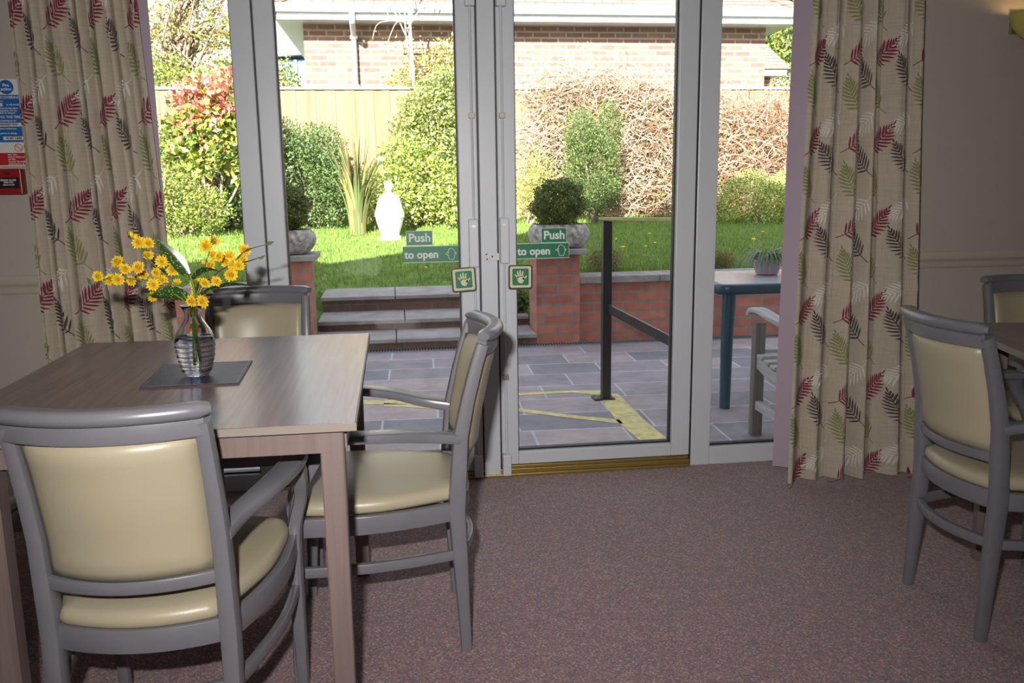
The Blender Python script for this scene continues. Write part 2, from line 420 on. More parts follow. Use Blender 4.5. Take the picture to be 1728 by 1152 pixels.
# ------------------------------------------------------------------ windows and doors
def frame_ring(x0, x1, z0, z1, l, r, b, t, y0=0, y1=.07):
    g = MB()
    g.box(x0, x0 + l, y0, y1, z0, z1); g.box(x1 - r, x1, y0, y1, z0, z1)
    g.box(x0 + l, x1 - r, y0, y1, z0, z0 + b); g.box(x0 + l, x1 - r, y0, y1, z1 - t, z1)
    return g
def gasket(x0, x1, z0, z1, y=.022, w_=.005):
    g = MB()
    g.box(x0, x0 + w_, y, .05, z0, z1); g.box(x1 - w_, x1, y, .05, z0, z1); g.box(x0, x1, y, .05, z0, z0 + w_ * 1.3); g.box(x0, x1, y, .05, z1 - w_, z1)
    return g
def glazed(name, x0, x1, z0, z1, l, r, b, t, y0=0):
    root = struct(frame_ring(x0, x1, z0, z1, l, r, b, t, y0).build(name, M['upvc'], bevel=.004))
    gx0, gx1, gz0, gz1 = x0 + l, x1 - r, z0 + b, z1 - t
    gasket(gx0, gx1, gz0, gz1).build('gasket', M['gasket'], root)
    MB().box(gx0 + .002, gx1 - .002, .032, .038, gz0 + .002, gz1 - .002).build('glass_pane', M['glass'], root)
    return root
HZ = 2.08
glazed('window_1', OX0, -.479, 0, HZ, .07, .075, .066, .07)
d1 = glazed('door_1', -.473, .317, .03, HZ, .070, .072, .075, .07)
struct(MB().box(.323, .387, -.004, .075, 0, HZ).build('trim_3', M['upvc'], bevel=.003))
d2 = glazed('door_2', .393, 1.173, .048, HZ, .068, .076, .053, .07)
glazed('window_2', 1.180, OX1, 0, HZ, .082, .06, .077, .07)
struct(MB().box(OX0, OX1, 0, .08, HZ, OZ).build('trim_4', M['upvc']))
gl = MB()
for x in (-.476, .320, .390, 1.1765): gl.box(x - .0035, x + .0035, .004, .07, .0, HZ)
struct(gl.build('trim_5', M['gasket']))
th = MB(); th.box(.315, 1.176, -.012, .09, 0, .012); th.box(.315, 1.176, .0, .085, .012, .030); th.box(.315, 1.176, .008, .08, .030, .042)
struct(th.build('trim_6', M['brass'], bevel=.002))
th = MB(); th.box(-.476, .325, -.012, .09, 0, .012); th.box(-.476, .325, .0, .085, .012, .028)
struct(th.build('trim_7', M['brass'], bevel=.002))

def panic(door, cx, x0, x1, z0, z1, rx, label):
    MB().box(x0, x1, -.030, 0, z0, z1).build('lock_case', M['upvcg'], door, bevel=.004)
    b = MB(); b.poly([(cx - .010, z1 - .026), (cx, z1 - .020), (cx + .010, z1 - .026), (cx, z1 - .032)], -.0312, -.029)
    b.build('lock_badge', M['steel'], door)
    MB().tube([(rx, -.014, z1), (rx, -.014, 1.81)], .0045, 8).build('bolt_rod', M['upvcg'], door, smooth=True)
    MB().tube([(rx, -.014, z0), (rx, -.014, .10)], .0045, 8).build('bolt_rod', M['upvcg'], door, smooth=True)
    MB().box(rx - .011, rx + .011, -.022, 0, 1.405, 1.425).build('rod_guide', M['trimw'], door, bevel=.002)
    MB().box(rx - .011, rx + .011, -.022, 0, .405, .425).build('rod_guide', M['steel'], door, bevel=.002)
    MB().box(rx - .018, rx + .016, -.034, 0, .012, .10).build('floor_bolt', M['upvcg'], door, bevel=.004)
    MB().box(rx - .018, rx + .018, -.034, 0, 1.80, 1.90).build('head_bolt', M['upvcg'], door, bevel=.004)
panic(d1, .295, .276, .313, .852, 1.034, .297, 'l')
panic(d2, .412, .396, .430, .864, 1.038, .411, 'r')
kp = MB().box(.334, .386, -.0065, -.003, .872, .908).build('keep_plate', M['upvcg'], bpy.data.objects['trim_3'], bevel=.001)
sc_ = MB()
for (x, z) in ((.344, .899), (.346, .880), (.366, .890)): sc_.lathe([(.0035, 0), (.003, .002), (0, .003)], (0, 0, 0), 10)
sc_ = MB()
for (x, z) in ((.344, .899), (.346, .880), (.366, .890)): sc_.tube([(x, -.0065, z), (x, -.0085, z)], [.0038, .003], 10)
sc_.build('screw', M['screw'], bpy.data.objects['trim_3'], smooth=True)
MB().box(.382, .392, -.012, -.002, .876, .902).build('latch_tongue', M['steel'], bpy.data.objects['trim_3'])

# ------------------------------------------------------------------ stickers on the doors
def rrect(x0, x1, z0, z1, r, n=5):
    pts = []
    for (cx, cz, a0) in ((x1-r, z1-r, 0), (x0+r, z1-r, 90), (x0+r, z0+r, 180), (x1-r, z0+r, 270)):
        for j in range(n): a = R(a0 + 90*j/(n-1)); pts.append((cx + r*math.cos(a), cz + r*math.sin(a)))
    return pts
GY = .031
def push_sign(x0, x1, z0, z1, label):
    root = empty('push_sign', ((x0+x1)/2, GY, z0))
    tag(root, label, 'sign', 'green push stickers on the door glass')
    W2 = (x1-x0)/2; H = z1-z0
    MB().poly([(-W2, 0), (W2, 0), (W2, H), (-W2, H)], -.0010, 0).build('backing', M['swhite'], root)
    MB().poly([(-W2+.0015, .0015), (W2-.0015, .0015), (W2-.0015, H-.0015), (-W2+.0015, H-.0015)], -.0014, -.0010).build('green_panel', M['sgreen'], root)
    text_mesh('Push', .045, .001, -.0022, H*.50, M['swhite'], root, align='CENTER', off=.0012)
def open_sign(x0, x1, z0, z1, label):
    root = empty('to_open_sign', ((x0+x1)/2, GY, z0))
    tag(root, label, 'sign', 'green to open stickers on the door glass')
    W2 = (x1-x0)/2; H = z1-z0
    MB().poly([(-W2, 0), (W2, 0), (W2, H), (-W2, H)], -.0010, 0).build('backing', M['swhite'], root)
    MB().poly([(-W2, .0022), (W2-.0015, .0022), (W2-.0015, H-.0022), (-W2, H-.0022)], -.0014, -.0010).build('green_panel', M['sgreen'], root)
    text_mesh('to open', .042, -W2+.006, -.0022, H*.47, M['swhite'], root, off=.0012, sx=.97)
    # pressing-hand symbol: an outlined palm with a bar to each side
    cx = W2-.030; s = MB(); out = [(-.009, .010), (-.013, .030), (-.012, .047), (-.004, .053), (.004, .050), (.012, .042), (.013, .030), (.008, .010)]
    for i in range(len(out)):
        a = Vector((cx+out[i][0], 0, out[i][1])); b = Vector((cx+out[(i+1) % len(out)][0], 0, out[(i+1) % len(out)][1]))
        t = (b-a).normalized(); nrm = Vector((-t.z, 0, t.x))*.0009; a = a-t*.0006; b = b+t*.0006
        s.poly([(q.x, q.z) for q in (a-nrm, b-nrm, b+nrm, a+nrm)], -.0020, -.0014)
    s.poly([(cx-.024, .031), (cx-.013, .031), (cx-.013, .034), (cx-.024, .034)], -.002, -.0014)
    s.poly([(cx-.019, .028), (cx-.013, .025), (cx-.013, .040), (cx-.019, .037)], -.002, -.0014)
    s.poly([(cx+.012, .031), (cx+.018, .028), (cx+.018, .037), (cx+.012, .035)], -.002, -.0014)
    s.build('hand_symbol', M['swhite'], root, recalc=True)
push_sign(.040, .141, .936, .992, 'green Push sticker on the left door above its to open strip')
open_sign(.026, .2425, .870, .934, 'long green to open sticker at the right edge of the left door glass')
push_sign(.563, .664, .935, .992, 'green Push sticker on the right door in front of the stone planter')
open_sign(.463, .674, .874, .935, 'long green to open sticker beside the lock of the right door')
def hand_sign(cx, cz, tilt, label):
    root = empty('hand_sign', (cx, -.021, cz)); root.rotation_euler = (0, tilt, 0)
    tag(root, label, 'sign', 'square open hand door signs')
    MB().poly(rrect(-.047, .047, -.047, .047, .009), -.0020, .003).build('border', M['sdark'], root)
    MB().poly(rrect(-.041, .041, -.040, .042, .006), -.0028, -.0020).build('cream_panel', M['slum'], root)
    MB().poly(rrect(-.032, .032, -.031, .034, .006), -.0036, -.0028).build('green_panel', M['sgreen'], root)
    h = MB()
    palm = [(-.0135, -.001), (-.012, -.013), (-.007, -.021), (.002, -.024), (.009, -.021), (.013, -.013), (.0155, -.005), (.012, .004), (-.011, .004)]
    h.poly(palm, -.0044, -.0036)
    def finger(x0, z0, x1, z1, w0, w1):
        a = Vector((x0, 0, z0)); b = Vector((x1, 0, z1)); t = (b-a).normalized(); nn = Vector((-t.z, 0, t.x)); pts = [(a+nn*w0), (a-nn*w0)]
        for j in range(7):
            an = -PI/2 + PI*j/6; q = b + t*math.cos(an)*w1 + nn*math.sin(an)*w1; pts.append(q)
        h.poly([(q.x, q.z) for q in pts], -.0044, -.0036)
    finger(-.010, -.002, -.021, .010, .0033, .0022); finger(-.0075, .001, -.012, .022, .0034, .0024)
    finger(-.001, .002, -.002, .026, .0034, .0024); finger(.0055, .001, .009, .022, .0034, .0024); finger(.010, -.009, .022, .004, .0042, .0026)
    h.build('hand_symbol', M['slum'], root)
hand_sign(.2535, .805, R(-3), 'square open hand sign on the left door stile')
hand_sign(.4725, .809, R(0.5), 'square open hand sign on the right door stile')

# ------------------------------------------------------------------ wall notice and call point
root = empty('fire_action_notice', (-1.335, -.001, 1.25)); tag(root, 'blue white and red fire action notice on the wall left of the curtain', 'notice')
MB().box(-.085, .085, -.003, 0, 0, .295).build('backing', M['white'], root)
MB().box(-.083, .083, -.0036, -.003, .082, .242).build('blue_panel', M['sblue'], root)
MB().box(-.083, .083, -.0036, -.003, .003, .045).build('red_panel', M['sred'], root)
c = MB(); c.poly([(.018+.024*math.cos(2*PI*j/28), .268+.024*math.sin(2*PI*j/28)) for j in range(28)], -.0040, -.003); c.build('blue_disc', M['sblue'], root)
text_mesh('Fire', .014, .018, -.0048, .274, M['white'], root, align='CENTER', off=.0004, ext=.0003)
text_mesh('action', .014, .018, -.0048, .261, M['white'], root, align='CENTER', off=.0004, ext=.0003)
def line(s, x, z, size, m_='white'): text_mesh(s, size, x, -.0045, z, M[m_], root, off=.0002, ext=.0002)
line('DISCOVERING A FIRE', -.066+.045, .233, .0125); line('alarm', -.012, .221, .007); line('to call the fire brigade', .012, .209, .008)
line('operate the fire alarm', -.020, .197, .0078); line('extinguisher. Do not', -.020, .189, .0078); line('Others in doing so', -.020, .181, .0078)
line('HEARING THE FIRE', -.050, .167, .0125); line('the building by the', -.020, .155, .008)
line('doors behind you', -.020, .128, .008); line('the person in charge', -.030, .112, .008)
MB().box(-.03, .083, -.0046, -.0036, .135, .148).build('write_in_strip', M['white'], root)
text_mesh('NEAREST EXIT', .0095, -.016, -.0052, .1415, M['black'], root, off=.0003, ext=.0002)
MB().box(-.01, .083, -.0046, -.0036, .089, .101).build('write_in_strip', M['white'], root)
text_mesh('IN MY CARE', .0095, .0, -.0052, .095, M['black'], root, off=.0003, ext=.0002)
MB().box(-.04, .0, -.0046, -.0036, .203, .214).build('write_in_strip', M['white'], root)
line('take risks.', -.002, .039, .0078); line('stop to collect personal', -.002, .031, .0078); line('use lifts.', -.002, .023, .0078)
line('re-enter the building', -.002, .015, .0078); line('authorised to do so', -.002, .007, .0078)
c = MB(); cx_, cz_ = .036, .063
for j in range(24):
    a0, a1 = 2*PI*j/24, 2*PI*(j+1)/24
    c.poly([(cx_+.0135*math.cos(a0), cz_+.0135*math.sin(a0)), (cx_+.0135*math.cos(a1), cz_+.0135*math.sin(a1)), (cx_+.0115*math.cos(a1), cz_+.0115*math.sin(a1)), (cx_+.0115*math.cos(a0), cz_+.0115*math.sin(a0))], -.0036, -.003)
c.poly([(cx_-.0095, cz_+.008), (cx_-.008, cz_+.0095), (cx_+.0095, cz_-.008), (cx_+.008, cz_-.0095)], -.0036, -.003)
c.build('prohibition_ring', M['sred'], root)

root = empty('fire_call_point', (-1.330, -.001, 1.152)); tag(root, 'red break glass fire alarm call point below the notice', 'fire alarm')
MB().box(-.044, .044, -.045, 0, 0, .088).build('case', M['cred'], root, bevel=.003)
MB().box(-.034, .036, -.0462, -.044, .022, .058).build('glass_window', M['black'], root)
text_mesh('FIRE', .011, .0, -.0462, .071, M['black'], root, align='CENTER', off=.0003, ext=.0003)
text_mesh('BREAK GLASS', .0085, .002, -.0468, .049, M['white'], root, align='CENTER', off=.0003, ext=.0003)
text_mesh('PRESS HERE', .0062, .002, -.0468, .041, M['white'], root, align='CENTER', off=.0002, ext=.0003)
text_mesh('BREAK GLASS', .0062, .002, -.0468, .033, M['white'], root, align='CENTER', off=.0002, ext=.0003)

# ------------------------------------------------------------------ curtains
def curtain(name, label, lead_top, lead_bot, tr_top, tr_bot, yt, yb, n, phase, amp_t, amp_b, ztop, zbot, seed, s0, zred, bot_amp=0, warp=.16):
    """lead = edge by the window. t: 0 lead .. 1 trail"""
    rnd = random.Random(seed)
    sgn = 1 if tr_top > lead_top else -1
    w1, w2 = rnd.uniform(0, 6), rnd.uniform(0, 6)
    def ph(t): return 2*PI*(n*t + warp*math.sin(2*PI*t*1.4 + w1) + .10*math.sin(2*PI*t*2.7 + w2)) + phase
    def S(t, z):
        h = (ztop - z) / (ztop - zbot)
        ld = lead_top + (lead_bot - lead_top)*h; tr = tr_top + (tr_bot - tr_top)*h
        A = amp_t + (amp_b - amp_t)*h**.8
        p_ = ph(t) + .25*math.sin(z*2.2 + t*5)
        a_ = A*(.72 + .28*math.sin(9*t + w1))
        y = yt + (yb - yt)*h**1.3 - a_*math.sin(p_) - .006*math.sin(3*p_+1)
        x = ld + (tr - ld)*(t + .018*math.sin(2*p_)*(1 if 0 < t < 1 else .3))
        return Vector((x, y, z))
    # fabric coordinate
    nT = 240; zm = (ztop+zbot)/2; ss = [0]; prev = S(0, zm)
    for i in range(1, nT+1):
        q = S(i/nT, zm); ss.append(ss[-1] + (q-prev).length); prev = q
    Lf = ss[-1]
    def t_of(s_): return float(np.interp(s_, ss, [i/nT for i in range(nT+1)]))
    g = MB(); nz = 44; vs = []
    zs = [ztop + (zbot-ztop)*j/nz for j in range(nz+1)]
    for z in zs:
        for i in range(nT+1): vs.append(S(i/nT, z))
    k = nT+1
    fs = [(j*k+i, j*k+i+1, (j+1)*k+i+1, (j+1)*k+i) for j in range(nz) for i in range(nT)]
    g.add(vs, fs, 0)
    def onS(s_, z):
        t = t_of(min(max(s_, 0), Lf)); p_ = S(t, z); e = .004
        du = S(min(t+e, 1), z) - S(max(t-e, 0), z); dv = Vector((0, 0, 1))
        nn = du.cross(dv).normalized()
        if nn.y > 0: nn = -nn
        # folds that turn under keep the side the cloth shows
        ref = du.cross(dv) * (1 if sgn > 0 else -1)
        nn = ref.normalized()
        return p_ + nn*.0016
    def leaflet(s_, z, ang, ln, wd, mi):
        m_ = 6; ca, sa = math.cos(ang), math.sin(ang); vs = []
        for j in range(m_+1):
            f = j/m_; wv = wd*math.sin(PI*min(1, f*.90+.10))**.8 * (1 if f < 1 else 0)
            bx = s_ + sgn*0 + ca*ln*f; bz = z + sa*ln*f
            for sd in (-1, 1):
                px_, pz_ = bx - sa*wv*sd, bz + ca*wv*sd
                if px_ < 0 or px_ > Lf or pz_ < zbot or pz_ > ztop: px_ = min(max(px_, 0), Lf); pz_ = min(max(pz_, zbot), ztop)
                vs.append(onS(px_, pz_))
        g.add(vs, [(2*j, 2*j+1, 2*j+3, 2*j+2) for j in range(m_)], mi)
    def frond(s_, z, ang, ln, mi, dirx):
        """tail at one end, tip at ang. dirx mirrors left/right (fabric runs away from the window)"""
        k_ = 10; fat = mi in (2, 3)
        path = []; a = ang - .25*(1 if math.cos(ang) > 0 else -1)
        x_, z_ = s_ - math.cos(ang)*ln*.5, z - math.sin(ang)*ln*.5
        for i in range(15):
            path.append((x_, z_, a)); x_ += math.cos(a)*ln/14; z_ += math.sin(a)*ln/14; a += .5/14*(1 if math.cos(ang) > 0 else -1)
        vs = []
        for (x1, z1, a1) in path:
            for sd in (-1, 1): vs.append(onS(x1 - math.sin(a1)*.0015*sd, z1 + math.cos(a1)*.0015*sd))
        g.add(vs, [(2*j, 2*j+1, 2*j+3, 2*j+2) for j in range(14)], mi)
        for q in range(9):
            f = q/8; ii = 3.6 + f*10.2; i0 = int(ii); fr = ii - i0; A0, A1 = path[i0], path[min(i0+1, 14)]
            x1, z1, a1 = (A0[0]+(A1[0]-A0[0])*fr, A0[1]+(A1[1]-A0[1])*fr, A0[2])
            l_ = ln*(.30 + .13*math.sin(PI*min(1, f*1.1)) - .17*f)
            for sd in (-1, 1): leaflet(x1, z1, a1 + sd*(.98 - .42*f), l_, .0034 + .0004*fat, mi)
        leaflet(x_, z_, path[-1][2], ln*.14, .0028, mi)
    fd = sgn
    # fabric s grows away from the window; on the right curtain that is +x in view
    def A_(deg): return R(deg) if fd > 0 else R(180-deg)
    col = 0; s_ = s0
    while s_ < Lf + .03:
        for r_ in range(-1, 15):
            if col % 2 == 0:
                z = zred - r_*.158
                mi, deg = ((2, 40) if r_ % 2 == 0 else (3, 118))
            else:
                z = zred - .075 - r_*.158
                mi, deg = ((1, 128) if r_ % 2 == 0 else (4, 215))
            if zbot + .02 < z < ztop - .02: frond(s_ + rnd.uniform(-.006, .006), z + rnd.uniform(-.006, .006), A_(deg + rnd.uniform(-6, 6)), .150, mi, fd)
        s_ += .128; col += 1
    root = empty(name, ((lead_bot+tr_bot)/2, yb, 0)); tag(root, label, 'curtain', 'fern print curtains')
    o = g.build('fabric', [M['linen'], M['fbrown'], M['fred'], M['fgreen'], M['fwhite']], None, smooth='all', recalc=False)
    o.parent = root; o.matrix_parent_inverse = Matrix.Translation(root.location).inverted()
    return root, S
cl, SL_ = curtain('curtain', 'fern print curtain left of the window beside the fire notice', -.842, -.735, -1.225, -1.21, -.13, -.20, 6.1, 1.2, .018, .034, 2.10, .02, 5, .035, 1.74)
cr, SR_ = curtain('curtain', 'fern print curtain right of the patio doors reaching the carpet', 1.535, 1.455, 1.955, 1.985, -.17, -.285, 5.0, 1.0, .020, .050, 2.10, .02, 11, .045, 1.62)
def lining(root, xt0, xt1, xb0, xb1, y0t, y1t, y0b, y1b):
    g = MB(); vs = []
    for j in range(21):
        h = j/20; z = 2.10 + (.03-2.10)*h
        for i in range(7):
            f = i/6; x = (xt0+(xb0-xt0)*h)*(1-f) + (xt1+(xb1-xt1)*h)*f
            y = (y0t+(y0b-y0t)*h)*(1-f) + (y1t+(y1b-y1t)*h)*f + .004*math.sin(f*PI)
            vs.append((x, y, z))
    g.add(vs, [(j*7+i, j*7+i+1, (j+1)*7+i+1, (j+1)*7+i) for j in range(20) for i in range(6)])
    o = g.build('lining', M['lilac'], None, smooth='all'); o.parent = root; o.matrix_parent_inverse = Matrix.Translation(root.location).inverted()
lining(cr, 1.497, 1.60, 1.475, 1.56, -.10, -.125, -.14, -.20)
lining(cl, -.803, -.90, -.80, -.86, -.08, -.10, -.12, -.15)

# ------------------------------------------------------------------ chair
def post_y(z): return float(np.interp(z, [0, .38, .57, .70, .82], [-.016, 0, -.014, -.042, -.080]))
def make_chair():
    root = empty('dining_armchair')
    for s in (-1, 1):
        zs = [0, .12, .26, .38, .47, .57, .66, .74, .795]
        g = MB(); g.sweep([(s*.160 + s*.002*(z < .1), post_y(z), z) for z in zs], [.026, .030, .034, .036, .034, .032, .030, .028, .028], [.028, .032, .040, .044, .042, .038, .034, .032, .030], side=(1, 0, 0))
        g.build('leg', M['frame'], root, smooth=True).data.name = 'rear_leg'
        pts = spline([(s*.207, .400, 0), (s*.206, .392, .18), (s*.206, .386, .36), (s*.213, .383, .42), (s*.232, .365, .49), (s*.238, .335, .548), (s*.232, .318, .592)], 4)
        n = len(pts)
        g = MB(); g.sweep(pts, lerps([.024, .031, .038, .030, .028, .034, .042], n), lerps([.026, .032, .038, .032, .030, .036, .044], n), side=(1, 0, 0))
        g.build('leg', M['frame'], root, smooth=True)
        pts = spline([(s*.160, -.012, .562), (s*.174, .06, .574), (s*.208, .14, .590), (s*.232, .23, .599), (s*.237, .30, .601), (s*.234, .345, .597)], 4); n = len(pts)
        g = MB(); g.sweep(pts, lerps([.026, .026, .024, .023, .022, .018], n), lerps([.036, .042, .050, .053, .053, .044], n), side=(0, 0, 1))
        g.build('armrest', M['frame'], root, smooth=True)
        pts = spline([(s*.158, .0, .376), (s*.190, .10, .376), (s*.212, .22, .376), (s*.210, .32, .376), (s*.205, .385, .376)], 4)
        MB().sweep(pts, .046, .020, side=(0, 0, 1), rr=.12).build('seat_rail', M['frame'], root, smooth=True)
        pts = spline([(s*.160, .0, .262), (s*.186, .10, .262), (s*.206, .22, .262), (s*.208, .32, .262), (s*.206, .385, .262)], 4)
        MB().sweep(pts, .026, .018, side=(0, 0, 1), rr=.2).build('stretcher', M['frame'], root, smooth=True)
    def bow(w, d, y0, z, n=14): return [(w*(2*i/n-1), y0 - d*(1-(2*i/n-1)**2), z) for i in range(n+1)]
    MB().sweep(bow(.150, .034, .0, .376), .046, .020, rr=.12).build('seat_rail', M['frame'], root, smooth=True)
    MB().sweep([(x, .395-(y-.395), z) for x, y, z in bow(.200, .020, .395, .376)], .046, .020, rr=.12).build('seat_rail', M['frame'], root, smooth=True)
    MB().sweep(bow(.152, .040, -.004, .262), .026, .018, rr=.2).build('stretcher', M['frame'], root, smooth=True)
    MB().sweep(bow(.150, .040, post_y(.487)-.002, .487), .026, .022, rr=.2).build('lower_back_rail', M['frame'], root, smooth=True)
    g = MB(); g.sweep(bow(.160, .044, post_y(.79), .788), .040, .024, rr=.15)
    g.build('back_rail', M['frame'], root, smooth=True)
    g = MB(); p_ = bow(.174, .048, post_y(.81)+.004, .816, 20); g.sweep(p_, [.018] + [.028]*(len(p_)-2) + [.018], [.030] + [.042]*(len(p_)-2) + [.030], n=5, rr=.48)
    g.build('crest_rail', M['frame'], root, smooth=True)
    # back pad
    g = MB(); nx, nz = 16, 12
    for sd in (1, -1):
        vs = []
        for j in range(nz+1):
            z = .500 + .270*j/nz
            for i in range(nx+1):
                u = 2*i/nx-1; e = (1-u**8)*(1-(2*j/nz-1)**8)
                hw = .142 + .003*(j/nz)
                y = post_y(z) - .044*(1-u*u) + sd*(.006 + .013*e**.5)
                vs.append((u*hw, y, z))
        g.add(vs, [(j*(nx+1)+i, j*(nx+1)+i+1, (j+1)*(nx+1)+i+1, (j+1)*(nx+1)+i) for j in range(nz) for i in range(nx)])
    k = (nx+1)*(nz+1); ed = [i for i in range(nx+1)] + [j*(nx+1)+nx for j in range(1, nz+1)] + [nz*(nx+1)+i for i in range(nx-1, -1, -1)] + [j*(nx+1) for j in range(nz-1, 0, -1)]
    for q in range(len(ed)):
        a, b = ed[q], ed[(q+1) % len(ed)]; g.f.append((a, b, b+k, a+k)); g.m.append(0)
    g.build('back_pad', M['cream'], root, smooth='all')
    # seat pad
    out = []
    side = spline([(.138, -.012, 0), (.172, .08, 0), (.200, .18, 0), (.206, .28, 0), (.203, .345, 0), (.186, .392, 0), (.140, .408, 0), (.07, .416, 0), (0, .418, 0)], 4)
    side = [Vector(p) for p in side]
    rear = [Vector((x, -.012 - .030*(1-(x/.138)**2), 0)) for x in (0, .045, .09, .125)]
    half = rear + side
    out = half + [Vector((-p.x, p.y, 0)) for p in reversed(half[1:-1])]
    cen = Vector((0, .20, 0)); n = len(out); vs = []
    rings = [(.97, .398), (1.0, .406), (1.005, .416), (.985, .427), (.94, .434), (.82, .439), (.6, .443), (.3, .445)]
    for (f, z) in rings:
        for p_ in out:
            q = cen + (p_-cen)*f; vs.append((q.x, q.y, z + (.0 if f > .9 else .0)))
    vs.append((0, .2, .445))
    fs = [(i*n+j, i*n+(j+1) % n, (i+1)*n+(j+1) % n, (i+1)*n+j) for i in range(len(rings)-1) for j in range(n)]
    fs += [((len(rings)-1)*n+j, (len(rings)-1)*n+(j+1) % n, len(rings)*n) for j in range(n)] + [tuple(reversed(range(n)))]
    g = MB(); g.add(vs, fs); g.build('seat', M['cream'], root, smooth='all')
    return root
chair = make_chair()
spots = [
 (-.490, -1.775, R(-4), 'grey armchair with cream back nearest the camera at the vase table'),
 (.125, -1.122, R(90.5), 'grey and cream armchair seen side on at the right of the vase table'),
 (-.475, -.36, R(180), 'grey and cream armchair behind the vase table facing the camera'),
 (-1.37, -1.12, R(-90), 'mostly hidden grey armchair at the far left of the vase table'),
 (1.472, -1.286, R(-90), 'grey and cream armchair right of the curtain with its back to the doors'),
 (2.185, -.66, R(172), 'shadowed grey armchair against the right wall behind the second table'),
]
for i, (x, y, a, lb) in enumerate(spots):
    o = chair if i == 0 else copy_tree(chair)
    o.location = (x, y, 0); o.rotation_euler = (0, 0, a)
    tag(o, lb, 'chair', 'grey framed dining armchairs')

# ------------------------------------------------------------------ tables
def make_table(W_, D_):
    root = empty('dining_table')
    H = .74; x, y = W_/2, D_/2
    MB().box(-x+.002, x-.002, -y+.002, y-.002, H-.016, H).build('tabletop', M['ttop'], root, bevel=.0015)
    g = MB(); g.box(-x, x, -y, -y+.002, H-.016, H-.0008); g.box(-x, x, y-.002, y, H-.016, H-.0008); g.box(-x, -x+.002, -y, y, H-.016, H-.0008); g.box(x-.002, x, -y, y, H-.016, H-.0008)
    g.build('edge_band', M['tedge'], root)
    g = MB(); i_ = .022
    g.box(-x+.12, x-.05, -y+i_, -y+i_+.018, H-.064, H-.016); g.box(-x+.12, x-.05, y-i_-.018, y-i_, H-.064, H-.016)
    g.box(-x+.085+i_, -x+.085+i_+.018, -y+.05, y-.05, H-.064, H-.016); g.box(x-i_-.018, x-i_, -y+.05, y-.05, H-.064, H-.016)
    g.build('apron', M['tleg'], root, bevel=.001)
    for sx in (-1, 1):
        for sy in (-1, 1):
            cx, cy = (x-.026-.023 if sx > 0 else -x+.100+.023), sy*(y-.022-.023)
            MB().sweep([(cx, cy, 0), (cx, cy, H-.016)], [.040, .046], [.040, .046], side=(1, 0, 0), rr=.06, n=2).build('leg', M['tleg'], root)
    return root
t1 = make_table(.80, .976); t1.location = (-.086-.40, -1.728+.488, 0)
tag(t1, 'dark wood topped dining table carrying the vase of yellow flowers', 'table', 'square dining tables')
t2 = copy_tree(t1); t2.rotation_euler = (0, 0, R(-14))
v = Matrix.Rotation(R(-14), 3, 'Z') @ Vector((.40, -.488, 0)); t2.location = (1.66+v.x, -.93+v.y, 0)
tag(t2, 'empty dining table cut off by the right edge of the photo', 'table', 'square dining tables')

# placemat, vase and sprigs
root = empty('placemat', (-.4715, -1.245, .7402), R(2)); tag(root, 'dark blue leather look placemat under the vase', 'placemat')
MB().box(-.1065, .1065, -.125, .125, 0, .0022).build('base', M['stitch'], root)
MB().box(-.1065, .1065, -.125, .125, .0022, .0040).build('surface', M['mat_'], root, bevel=.001)
g = MB()
for a in ((-.100, .100, -.1185, -.1175), (-.100, .100, .1175, .1185), (-.100, -.099, -.118, .118), (.099, .100, -.118, .118)): g.box(*a, .0040, .0044)
g.build('stitching', M['frame'], root)

vm = bpy.data.materials.new('lilac_tinted_glass')
N, L, p = nt(vm); p.inputs['Base Color'].default_value = (.93, .93, .99, 1); p.inputs['Roughness'].default_value = .03
p.inputs['Transmission Weight'].default_value = 1; p.inputs['IOR'].default_value = 1.45
root = empty('vase', (-.470, -1.27, .7445)); tag(root, 'ribbed clear glass vase holding the yellow flowers on the placemat', 'vase')
outp = [(.0, 0), (.020, 0), (.027, .003), (.030, .010)]
for i in range(60):
    z = .010 + .075*i/59
    r = float(np.interp(z, [0, .02, .045, .07, .085], [.028, .035, .0415, .0445, .0445]))
    outp.append((r + .0014*max(0, math.sin(i*2*PI/59*6.5)), z))
outp += [(.0435, .092), (.039, .104), (.030, .118), (.0235, .128), (.0195, .138), (.0190, .147), (.0215, .156), (.0260, .164), (.0270, .1655)]
inn = [(.0255, .165), (.0195, .156), (.0170, .147), (.0175, .138), (.0215, .128), (.028, .118), (.037, .104), (.0412, .092), (.042, .08), (.0385, .045), (.0325, .02), (.026, .013), (0, .011)]
g = MB(); g.lathe(outp + inn, n=40); g.build('glass_body', vm, root, smooth='all')
g = MB()
wm = bpy.data.materials.new('vase_water'); N, L, p = nt(wm); p.inputs['Base Color'].default_value = (.86, .88, .96, 1); p.inputs['Roughness'].default_value = 0; p.inputs['Transmission Weight'].default_value = 1; p.inputs['IOR'].default_value = 1.33
g.lathe([(0, .0106), (.0265, .0126), (.0332, .0195), (.0392, .045), (.0426, .08), (.0419, .0915), (0, .0915)], n=40); g.build('water', wm, root, smooth='all')

